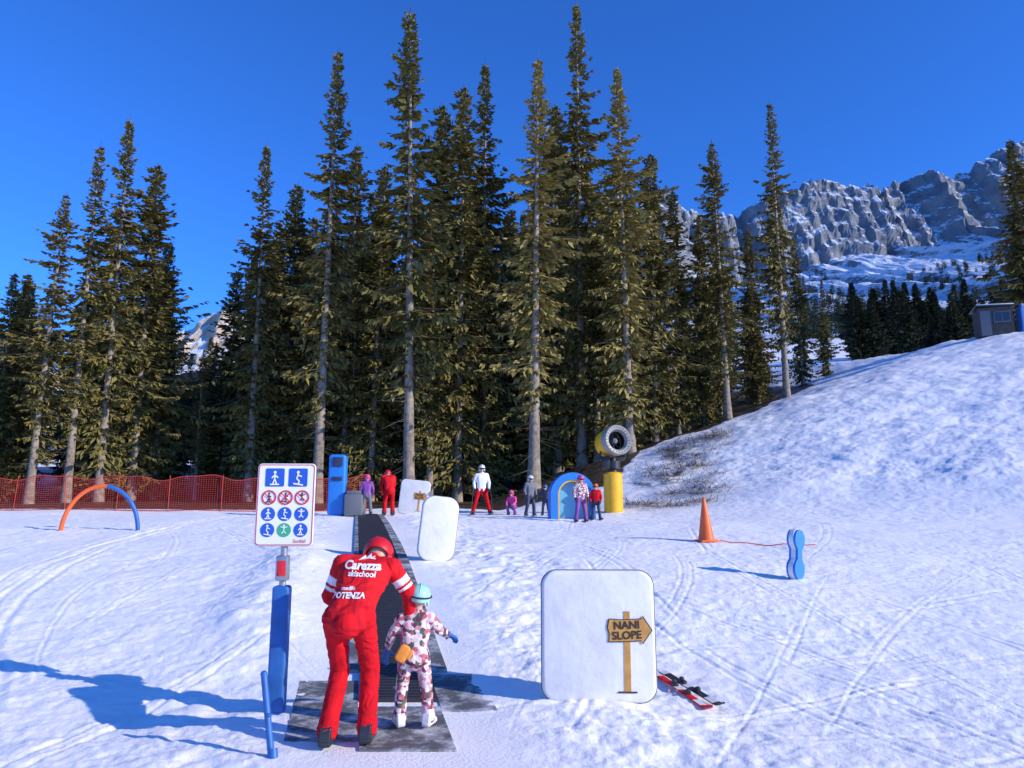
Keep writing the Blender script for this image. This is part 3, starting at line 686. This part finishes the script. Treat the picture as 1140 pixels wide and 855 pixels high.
# ------------------------------------------------ people at the top
def bgp(x,y,rz,J,jm,tm,hm,label,sc=1.,kid=False,boots=None,glove=None,fat=1.,poles=False,dz=0,gog=True):
    r,b=person((x,y,Tz(x,y)+dz),rz,J,[jm,tm,M['skin'],glove or M['navy'],M['white']],label,hm,boots or M['bootb'],sc=sc,voxel=.018*max(sc,.6),kid=kid,fat=fat*(1.12 if kid else 1),group='skiers at the top of the beginner slope',hs=1.15 if kid else 1,goggle=gog)
    if poles:
        for s in (-1,1):
            bm=bmesh.new(); cyl(bm,(s*.30*sc,.2*sc,.95*sc),(s*.38*sc,.3*sc,0),.010,seg=8); cyl(bm,(s*.30*sc,.2*sc,.95*sc),(s*.298*sc,.2*sc,.83*sc),.018,seg=8); cyl(bm,(s*.375*sc,.296*sc,.05),(s*.376*sc,.297*sc,.06),.045,seg=12)
            bmobj('ski_pole',bm,M['blackp'],r)
    return r
bent=P_(hipL=(-.09,-.12,.86),hipR=(.09,-.12,.86),chest=(0,.18,1.18),neck=(0,.33,1.32),head=(0,.44,1.40),shL=(-.18,.24,1.28),shR=(.18,.24,1.28),elL=(-.24,.34,1.02),elR=(.22,.34,1.02),wrL=(-.2,.45,.82),wrR=(.12,.46,.85),face=(0,.8,-.6))
wide=P_(kneeL=(-.2,.05,.49),kneeR=(.2,.05,.49),ankL=(-.30,0,.10),ankR=(.30,0,.10),hipL=(-.1,0,.88),hipR=(.1,0,.88))
kidp=P_(kneeL=(-.15,.06,.48),kneeR=(.15,.06,.48),ankL=(-.2,0,.10),ankR=(.2,0,.10))
armout=P_(kneeL=(-.15,.06,.48),kneeR=(.15,.06,.48),ankL=(-.2,0,.10),ankR=(.2,0,.10),elL=(-.33,0,1.22),elR=(.33,0,1.22),wrL=(-.45,.08,1.08),wrR=(.46,.08,1.06))
crouch=P_(hipL=(-.1,-.1,.42),hipR=(.1,-.1,.42),kneeL=(-.2,.28,.48),kneeR=(.2,.28,.48),chest=(0,.05,.78),neck=(0,.1,.97),head=(0,.13,1.12),shL=(-.18,.06,.9),shR=(.18,.06,.9),elL=(-.27,.15,.68),elR=(.27,.15,.68),wrL=(-.2,.33,.55),wrR=(.2,.33,.55),ankL=(-.2,.08,.1),ankR=(.2,.08,.1))
pi=math.pi
bgp(-4.15,25.2,.3,bent,M['red'],M['red_dark'],M['redshell'],'ski instructor in red suit bending over beside conveyor',glove=M['red'],fat=1.1)
bgp(-4.72,24.3,.1,kidp,M['purple'],M['grey'],M['pink'],'child in purple jacket and pink helmet riding the conveyor',.74,True,dz=.05,glove=M['pink'])
bgp(-1.08,26.5,pi+.1,wide,M['white'],M['red_dark'],M['bootw'],'adult in white top and red trousers standing with poles',1.0,poles=True)
bgp(.02,26.3,pi-.5,crouch,M['pink'],M['purple'],M['pink'],'child in pink sitting low on the snow',.66,True)
bgp(.59,24.5,pi+.4,kidp,M['grey'],M['navy'],M['bootw'],'child in dark suit and white helmet on skis',.74,True)
bgp(1.18,26.2,pi-.3,armout,M['navy'],M['navy'],M['blue'],'small child in dark blue suit with arms out',.6,True)
bgp(1.95,21.3,pi+.2,kidp,M['floral'],M['purple'],M['pink'],'child in patterned jacket in front of padded arch',.74,True)
bgp(2.50,22.3,pi-.2,kidp,M['red'],M['navy'],M['orange'],'small child in red jacket and orange helmet',.6,True)
for (x,y,L) in ((.59,24.45,.9),(1.18,26.1,.8),(1.95,21.25,.9),(2.5,22.25,.75),(-1.08,26.45,1.5)):
    for s in (-1,1): ski((x+s*(.12 if L<1 else .3),y,Tz(x,y)+.012),pi+s*.05,L,M['blackp'],M['yellow'],'short child ski on the snow under a boot' if L<1 else 'dark adult ski under a boot','skis worn at the top of the slope')

# ------------------------------------------------ boards
def padded_board(x,y,w,h,r,d,label,rz=0,ry=0,rx=0,sink=.02):
    b=empty('padded_board',(x,y,Tz(x,y)-sink),label,'padded sign board',None,rz,rx,ry)
    bm=bmesh.new(); prism(bm,rrect(w,h,r,10),-d/2,d/2,.028,4); bmobj('pad',bm,M['whitepad'],b)
    bm=bmesh.new(); pts=[(p[0],-d/2+.03,p[1]) for p in rrect(w+.006,h+.006,r,10,z0=-.003)]; pts.append(pts[0]); tube(bm,pts,.005,6); bmobj('piping',bm,M['grey'],b)
    return b
def arrow_sign(b,cx,cz,s,yf,post_bottom):
    bm=bmesh.new(); prism(bm,[(cx-.025*s-.03*s,post_bottom),(cx+.0*s,post_bottom),(cx+.005*s,cz+.15*s),(cx-.045*s,cz+.15*s)],yf,yf-.003); bmobj('printed_post',bm,M['wood'],b,smooth=False)
    out=[(-.17,-.09),(-.165,-.03),(-.18,.02),(-.165,.085),(-.05,.08),(.10,.088),(.105,.11),(.18,.0),(.10,-.105),(.095,-.08),(-.04,-.088)]
    bm=bmesh.new(); prism(bm,[(cx+a*s*1.05,cz+c*s*1.07) for a,c in out],yf-.004,yf-.006); bmobj('printed_arrow_outline',bm,M['brown'],b,smooth=False)
    bm=bmesh.new(); prism(bm,[(cx+a*s*1.0,cz+c*s*.99) for a,c in out],yf-.007,yf-.009); bmobj('printed_arrow',bm,M['wood'],b,smooth=False)
    text_plane('lettering','NANI',.088*s,cx-.025*s,cz+.038*s,yf-.0125,M['brown'],b,.0022*s,rot=-.05)
    text_plane('lettering','SLOPE',.088*s,cx-.025*s,cz-.042*s,yf-.0125,M['brown'],b,.0022*s,rot=-.05)
    bm=bmesh.new(); prism(bm,rrect(.16*s,.012,.005,4,post_bottom-.012,cx-.03*s),yf-.004,yf-.006); bmobj('printed_ground_line',bm,M['brown'],b,smooth=False)
nb=padded_board(.72,6.47,.94,1.05,.13,.14,'white padded board with wooden arrow reading NANI SLOPE',rz=math.radians(-3),rx=math.radians(-2))
arrow_sign(nb,.26,.57,1.0,-.071,.09)
pb=padded_board(-1.31,12.8,.62,1.08,.2,.12,'blank white rounded padded board standing beside the conveyor',rz=math.radians(8),ry=math.radians(6))
sb=padded_board(-3.62,27.3,1.1,1.25,.15,.12,'white padded board with small wooden arrow sign near trees',rz=math.radians(-5),ry=math.radians(6))
arrow_sign(sb,.22,.68,1.3,-.061,.15)

# ------------------------------------------------ info sign
sx,sy=-1.88,6.25; sz=Tz(sx,sy)
sg=empty('information_sign',(sx,sy,sz),'white rules sign on steel pole with blue padded post','sign',rz=math.radians(3))
bm=bmesh.new(); cyl(bm,(0,0,-.1),(0,0,1.36),.028); bx(bm,(0,-.012,1.43),(.2,.03,.06),.005); bmobj('pole',bm,M['steel'],sg)
bm=bmesh.new(); prism(bm,rrect(.135,.98,.03),-.065,.065,.02,3); bmobj('post_padding',bm,M['blue'],sg)
bm=bmesh.new(); bx(bm,(0,-.02,1.12),(.10,.09,.2),.012); bmobj('control_box',bm,M['steel'],sg); 
bm=bmesh.new(); bx(bm,(0,-.07,1.12),(.07,.006,.12),.002); cyl(bm,(0,-.073,1.08),(0,-.09,1.08),.018); bmobj('emergency_button',bm,M['signred'],sg)
ZO=-.085
bm=bmesh.new(); prism(bm,rrect(.475,.675,.035,z0=1.38+ZO),-.045,-.03,.004,1); bmobj('panel',bm,M['white'],sg)
def ringp(bm,cx,cz,r0,r1,y,n=32,mi=0):
    a=[bm.verts.new((cx+r0*math.cos(6.2832*k/n),y,cz+r0*math.sin(6.2832*k/n))) for k in range(n)]; b=[bm.verts.new((cx+r1*math.cos(6.2832*k/n),y,cz+r1*math.sin(6.2832*k/n))) for k in range(n)]
    for k in range(n): bm.faces.new((a[k],a[(k+1)%n],b[(k+1)%n],b[k])).material_index=mi
bm=bmesh.new(); o1=rrect(.460,.660,.03,z0=1.3875+ZO); o2=rrect(.447,.647,.025,z0=1.394+ZO)
va=[bm.verts.new((p[0],-.0475,p[1])) for p in o1]; vb=[bm.verts.new((p[0],-.0475,p[1])) for p in o2]
for k in range(len(va)): bm.faces.new((va[k],va[(k+1)%len(va)],vb[(k+1)%len(vb)],vb[k]))
bmobj('border',bm,M['signred'],sg,smooth=False)
y1=-.048;y2=-.0505;y3=-.0545
def face2(bm,P,y,mi): bm.faces.new([bm.verts.new((p[0],y,p[1])) for p in P]).material_index=mi
def seg2(bm,a,b,w,y,mi):
    d=Vector((b[0]-a[0],b[1]-a[1])); n=Vector((-d.y,d.x)).normalized()*w/2
    face2(bm,((a[0]-n.x,a[1]-n.y),(b[0]-n.x,b[1]-n.y),(b[0]+n.x,b[1]+n.y),(a[0]+n.x,a[1]+n.y)),y,mi)
def fig(bm,cx,cz,s,y,pose,mi):
    face2(bm,disc(cx,cz+.38*s,.10*s,14),y,mi)
    P=[[((0,.26),(0,-.05)),((0,-.05),(-.12,-.38)),((0,-.05),(.12,-.38)),((0,.2),(.22,.02)),((0,.2),(-.2,.0)),((-.3,-.42),(.3,-.42))],
       [((0,.26),(-.08,-.05)),((-.08,-.05),(.1,-.2)),((.1,-.2),(.02,-.4)),((0,.2),(.25,.1)),((-.3,-.36),(.35,-.46))],
       [((0,.26),(0,-.1)),((0,-.1),(-.2,-.3)),((0,-.1),(.2,-.3)),((0,.2),(.3,.3)),((0,.2),(-.3,.3))]][pose%3]
    for j,(a,b) in enumerate(P): seg2(bm,(cx+a[0]*s,cz+a[1]*s),(cx+b[0]*s,cz+b[1]*s),.09*s,y-.0003*(j+1),mi)
for i,cx_ in enumerate((-.095,.095)):
    bm=bmesh.new(); face2(bm,rrect(.155,.15,.012,4,1.865+ZO,cx_),y1,0); fig(bm,cx_,1.935+ZO,.125,y2,i,1); bmobj('pictogram',bm,[M['signblue'],M['white']],sg,smooth=False)
for i,cx_ in enumerate((-.135,0,.135)):
    bm=bmesh.new(); ringp(bm,cx_,1.775+ZO,.048,.060,y2,mi=0); fig(bm,cx_,1.775+ZO,.085,y1,i,1); seg2(bm,(cx_-.036,1.775+ZO+.036),(cx_+.036,1.775+ZO-.036),.009,y3,0)
    if i==1: seg2(bm,(cx_-.036,1.775+ZO-.036),(cx_+.036,1.775+ZO+.036),.009,y3-.0006,0)
    bmobj('pictogram',bm,[M['signred'],M['blackp']],sg,smooth=False)
    for j,zz in enumerate((1.64+ZO,1.51+ZO)):
        bm=bmesh.new(); face2(bm,disc(cx_,zz,.057),y1,0); fig(bm,cx_,zz,.09,y2,i+j,1)
        bmobj('pictogram',bm,[M['signgreen'] if (i==1 and j==1) else M['signblue'],M['white']],sg,smooth=False)
text_plane('lettering','Sunkid',.038,.13,1.42+ZO,-.05,M['signred'],sg,.0006)
bm=bmesh.new(); cyl(bm,(0,0,-.1),(-.125,.10,.50),.022); sph(bm,(-.125,.10,.50),.024); sph(bm,(-.062,.05,.25),.026,(1,1,.5)); cyl(bm,(.004,-.004,-.02),(-.012,.010,.05),.030)
o=bmobj('marker_pole',bm,M['blue']); o.location=(-1.57,5.22,Tz(-1.57,5.22)); o['label']='short blue padded pole leaning in the snow'; o['category']='pole'

for i,(dx,dz,rr) in enumerate(((0,0,0),(.09,.012,.04))):
    ski((1.46+dx,6.76+dx*.4,Tz(1.46,6.76)+.03+dz),math.radians(195)+rr,1.05,M['bootb'] if i else M['red'],M['bootw'],'dark and white ski lying on the snow' if i else 'red and white ski lying on the snow','pair of skis lying beside board',rx=-.09,ry=.12 if i else -.03)

# ------------------------------------------------ cone, rope, marker, hoop
x,y=3.94,15.3; z=Tz(x,y)
cn=empty('traffic_cone',(x,y,z),'tall orange plastic cone standing on the snow','cone',rz=.2,ry=-.03)
bm=bmesh.new(); cyl(bm,(0,0,.04),(0,0,.86),.16,.03,28); cyl(bm,(0,0,.86),(0,0,.875),.03,.02,28); bmobj('cone_body',bm,M['orange'],cn)
bm=bmesh.new(); bx(bm,(0,0,.02),(.38,.38,.045),.012); bmobj('base',bm,M['orange'],cn)
bm=bmesh.new(); pts=[]
for t in np.linspace(0,1,40):
    px=3.94+t*1.9; py=15.25-t*.75+.08*math.sin(t*7); pts.append((px,py,Tz(px,py)+.02+.01*math.sin(t*20)))
tube(bm,pts,.010,6); o=bmobj('rope',bm,M['orange']); o['label']='thin orange rope lying across the snow by the cone'; o['category']='rope'
x,y=4.20,11.3; z=Tz(x,y)
pd=empty('padded_marker',(x,y,z-.02),'blue waisted padded marker with white edge on snow','slope marker',rz=math.radians(42),ry=math.radians(9))
def eight(s):
    P=[]
    for k in range(64):
        t=6.2832*k/64; z_=-math.cos(t); side=1 if math.sin(t)>=0 else -1
        zz=z_*.37; d=abs(zz); w=math.sqrt(max(0,.155**2-(d-.22)**2)); w=max(w,.07)*(1 if d<.366 else .4)
        P.append((side*w*s,.38+zz*(1-(1-s)*.35)))
    return P
bm=bmesh.new(); prism(bm,eight(1.0),-.035,.035); bmobj('pad_edge',bm,M['whitepad'],pd)
bm=bmesh.new(); prism(bm,eight(.94),-.07,-.036); prism(bm,eight(.94),.036,.07); bmobj('pad_face',bm,M['bluel'],pd)
xc,y=-9.85,18.; z=Tz(xc,y)
hp=empty('hoop_gate',(xc,y,z),'half orange half blue hoop arching over the snow','hoop',rz=.15)
def arc(a0,a1,n=16): return [(.86*math.cos(a),0,-.05+1.12*math.sin(a)) for a in np.linspace(a0,a1,n)]
bm=bmesh.new(); tube(bm,arc(math.pi,math.pi*.47),.05,12); sph(bm,arc(math.pi,math.pi*.47)[0],.05); bmobj('hoop_half',bm,M['orange'],hp,label='orange half of the hoop')
bm=bmesh.new(); tube(bm,arc(math.pi*.468,0),.05,12); sph(bm,arc(0,1)[0],.05); bmobj('hoop_half',bm,M['blue'],hp,label='blue half of the hoop')

x,y=1.80,22.6; z=Tz(x,y)
ar=empty('padded_arch',(x,y,z-.03),'blue padded play arch with thin yellow inner band','padded arch',rz=.12)
def strip_arch(bm,r0,r1,z0,ya,yb):
    n=24
    def path(r): return [(r,0)]+[(r*math.cos(a),z0+r*math.sin(a)) for a in np.linspace(0,math.pi,n)]+[(-r,0)]
    A=path(r0);Bp=path(r1); va=[[bm.verts.new((p[0],yy,p[1])) for p in P] for P in (A,Bp) for yy in (ya,yb)]
    a0,a1,b0,b1=va
    for k in range(len(a0)-1):
        for q in ((a0,b0),(b0,b1),(b1,a1),(a1,a0)): bm.faces.new((q[0][k],q[0][k+1],q[1][k+1],q[1][k]))
    for k in (0,-1): bm.faces.new((a0[k],b0[k],b1[k],a1[k]))
    bmesh.ops.recalc_face_normals(bm,faces=bm.faces)
for r0,r1,m_,n_,yy in ((.46,.68,M['bluel'],'outer_band',.25),(.415,.458,M['yellow'],'middle_band',.22)):
    bm=bmesh.new(); strip_arch(bm,r0,r1,.74,-yy,yy); bmobj(n_,bm,m_,ar)
bm=bmesh.new(); pp=[(.41,0)]+[(.41*math.cos(a),.74+.41*math.sin(a)) for a in np.linspace(0,math.pi,20)]+[(-.41,0)]; prism(bm,pp,.05,.15); bmobj('back_panel',bm,M['bluesky'],ar)
# snow gun
x,y=3.66,27.; z=Tz(x,y)
sgn=empty('snow_cannon',(x,y,z),'yellow snow cannon with fan barrel on padded tower','snow cannon')
bm=bmesh.new(); cyl(bm,(0,0,-.1),(0,0,1.35),.34,.34,32); cyl(bm,(0,0,1.35),(0,0,1.42),.34,.25,32); bmobj('padded_base',bm,M['yellow'],sgn)
bm=bmesh.new(); cyl(bm,(0,0,1.4),(0,0,1.95),.17,.14,24); cyl(bm,(0,0,1.55),(0,0,1.82),.28,.28,24); bx(bm,(0,0,1.9),(.90,.2,.1),.02); bx(bm,(.44,0,2.2),(.06,.18,.65),.02); bx(bm,(-.44,0,2.2),(.06,.18,.65),.02); bx(bm,(-.28,-.22,1.75),(.3,.25,.45),.03); bmobj('tower_head',bm,M['blackp'],sgn)
D=Vector((.36,-.92,.1)).normalized(); C=Vector((-.04,0,2.5)); Rm=Matrix.Translation(C)@frame(D).to_4x4()@Matrix.Scale(1.10,4)
def lathe(bm,prof,n=40):
    rings=[[bm.verts.new((r*math.cos(6.2832*k/n),r*math.sin(6.2832*k/n),zz)) for k in range(n)] for r,zz in prof]
    for a,b in zip(rings[:-1],rings[1:]):
        for k in range(n): bm.faces.new((a[k],a[(k+1)%n],b[(k+1)%n],b[k]))
    bmesh.ops.recalc_face_normals(bm,faces=bm.faces)
bm=bmesh.new(); lathe(bm,[(.25,-.46),(.38,-.44),(.45,-.32),(.47,-.1),(.44,.12),(.42,.2),(.40,.2),(.42,.1),(.44,-.1),(.42,-.30),(.24,-.44),(.25,-.46)]); bm.transform(Rm); bmobj('barrel',bm,M['yellow'],sgn)
bm=bmesh.new(); lathe(bm,[(.33,.21),(.46,.21),(.50,.26),(.51,.46),(.47,.52),(.36,.48),(.30,.38),(.30,.30),(.33,.21)]); bm.transform(Rm); bmobj('nozzle_ring',bm,M['gungrey'],sgn)
bm=bmesh.new(); lathe(bm,[(.001,-.1),(.38,-.1),(.38,-.06),(.001,-.06)]); lathe(bm,[(.297,.36),(.295,.2),(.37,.0),(.38,.0),(.31,.18),(.315,.20)])
bm.transform(Rm); bmobj('barrel_lining',bm,M['blackp'],sgn)
bm=bmesh.new(); lathe(bm,[(.001,.34),(.08,.30),(.12,.18),(.12,-.04),(.001,-.04)])
for k_ in range(9):
    a=6.2832*k_/9; b=bmesh.new(); bmesh.ops.create_cube(b,size=1)
    for v in b.verts: v.co=Vector((v.co.x*.012,v.co.y*.18+.20,v.co.z*.14+.07))
    merge(bm,b,Matrix.Rotation(a,4,'Z')@Matrix.Rotation(.3,4,'Y'))
bm.transform(Rm); bmobj('fan',bm,M['grey'],sgn)
bm=bmesh.new()
for k_ in range(24):
    a=6.2832*k_/24; cyl(bm,(.42*math.cos(a),.42*math.sin(a),.48),(.42*math.cos(a),.42*math.sin(a),.535),.014,seg=6)
bm.transform(Rm); bmobj('nozzle_row',bm,M['blackp'],sgn)

# ------------------------------------------------ net fence
fx=np.arange(-27,-5.6,.1); fy=30.3+.5*np.sin(fx*.2)
nf=empty('safety_net_fence',(0,0,0),'red mesh safety net strung between thin poles','fence')
gz_=T(fx,fy,False); V=[];F=[]
top=gz_+1.34+.08*np.sin(fx*1.9)+.04*np.sin(fx*4.1)
def q4(a,b,c,d): n=len(V); V.extend((a,b,c,d)); F.append((n,n+1,n+2,n+3))
rows=17
for r_ in range(rows+1):
    t=r_/rows; w=.006 if 0<r_<rows else .018
    for i in range(len(fx)-1):
        za=gz_[i]+.03+(top[i]-gz_[i]-.03)*t; zb_=gz_[i+1]+.03+(top[i+1]-gz_[i+1]-.03)*t
        q4((fx[i],fy[i],za-w),(fx[i+1],fy[i+1],zb_-w),(fx[i+1],fy[i+1],zb_+w),(fx[i],fy[i],za+w))
for i in range(len(fx)):
    x_=fx[i]; q4((x_-.006,fy[i]+.004,gz_[i]),(x_+.006,fy[i]+.004,gz_[i]),(x_+.006,fy[i]+.004,top[i]),(x_-.006,fy[i]+.004,top[i]))
link('net',mesh_np('net',V,F,[M['net']],smooth=False),nf)
pm=None
for i in range(0,len(fx),22):
    x_,y_=fx[i],fy[i]-.03
    if pm is None:
        bm=bmesh.new(); cyl(bm,(0,0,-.2),(0,0,1.42),.014,seg=10); sph(bm,(0,0,1.42),.02,seg=8); cyl(bm,(0,0,.3),(0,0,.33),.025,seg=10)
        o=bmobj('fence_pole',bm,M['net'],nf); pm=o.data
    else: o=link('fence_pole',pm,nf)
    o.location=(x_,y_,gz_[i]); o.rotation_euler=(random.uniform(-.04,.04),random.uniform(-.05,.05),0)

# ------------------------------------------------ hut on the ridge
x,y=33.5,50.; z=Tz(x,y)-.15
ht=empty('lift_hut',(x,y,z),'small dark boarded cabin on the snowy ridge','hut',rz=math.radians(-22)); ht.scale=(.82,.82,.95)
bm=bmesh.new(); bx(bm,(0,0,1.05),(2.5,2.2,2.1))
for k_ in range(13): bx(bm,(-1.2+k_*.2,-1.112,1.05),(.03,.02,2.08))
bmobj('wall',bm,M['hutwall'],ht,smooth=False)
bm=bmesh.new(); bx(bm,(0,0,2.17),(2.9,2.7,.12),.02,Matrix.Rotation(.05,3,'Y')); bmobj('roof',bm,M['blackp'],ht,smooth=False)
bm=bmesh.new(); bx(bm,(0,0,2.28),(2.7,2.5,.08),.03,Matrix.Rotation(.05,3,'Y')); bmobj('roof_snow',bm,M['snow'],ht)
bm=bmesh.new(); bx(bm,(.45,-1.13,1.35),(1.1,.03,.7)); bmobj('window',bm,M['glass'],ht,smooth=False)
bm=bmesh.new()
for c_,s_ in (((.45,-1.14,1.72),(1.2,.05,.06)),((.45,-1.14,.98),(1.2,.05,.06)),((-.12,-1.14,1.35),(.05,.05,.7)),((1.02,-1.14,1.35),(.05,.05,.7)),((.45,-1.15,1.35),(.04,.05,.7))): bx(bm,c_,s_)
bmobj('window_frame',bm,M['grey'],ht,smooth=False)
bm=bmesh.new(); bx(bm,(-.75,-1.13,.95),(.75,.04,1.85)); bx(bm,(-.5,-1.17,.95),(.04,.05,.12)); bmobj('door',bm,M['grey'],ht,smooth=False)
x,y=34.9,49.; 
bm=bmesh.new(); prism(bm,rrect(.6,1.9,.2),-.3,.3,.06,3); bx(bm,(0,0,2.0),(.2,.2,.3),.03); o=bmobj('padded_pylon',bm,M['blue']); o.location=(x,y,Tz(x,y)-.1); o['label']='blue padded pylon beside the cabin'; o['category']='pylon'

# ------------------------------------------------ light, world, camera
w=bpy.data.worlds.new('World'); scene.world=w; w.use_nodes=True; nt=w.node_tree
bg=nt.nodes['Background']; sk=nt.nodes.new('ShaderNodeTexSky'); sk.sky_type='NISHITA'; sk.sun_disc=False
SUN=Vector((.91,-.41,0)); EL=math.radians(23)
sk.sun_elevation=EL; sk.sun_rotation=math.atan2(SUN.x,SUN.y); sk.altitude=1700; sk.air_density=1.0; sk.dust_density=.1; sk.ozone_density=3.0
mu=nt.nodes.new('ShaderNodeMixRGB'); mu.blend_type='MULTIPLY'; mu.inputs[0].default_value=1; mu.inputs[2].default_value=(.33,.92,1.95,1)
nt.links.new(sk.outputs[0],mu.inputs[1]); nt.links.new(mu.outputs[0],bg.inputs[0]); bg.inputs[1].default_value=.145
sl=bpy.data.lights.new('sun','SUN'); sl.energy=5.0; sl.angle=math.radians(.5); sl.color=(1,.92,.78)
so=bpy.data.objects.new('sun',sl); COL.objects.link(so); d=Vector((SUN.x*math.cos(EL),SUN.y*math.cos(EL),math.sin(EL)))
so.rotation_euler=(-d).to_track_quat('-Z','Y').to_euler(); so.location=(30,-20,30)
cam=bpy.data.cameras.new('camera'); co=bpy.data.objects.new('camera',cam); COL.objects.link(co); scene.camera=co
cam.sensor_width=36; cam.lens=26; cam.clip_end=6000; cam.clip_start=.05
co.location=(0,0,1.6); co.rotation_euler=(math.radians(90+9.9),0,0)
scene.view_settings.view_transform='Standard'; scene.view_settings.look='None'; scene.view_settings.exposure=0; scene.view_settings.gamma=1
print('trees',tree_n)
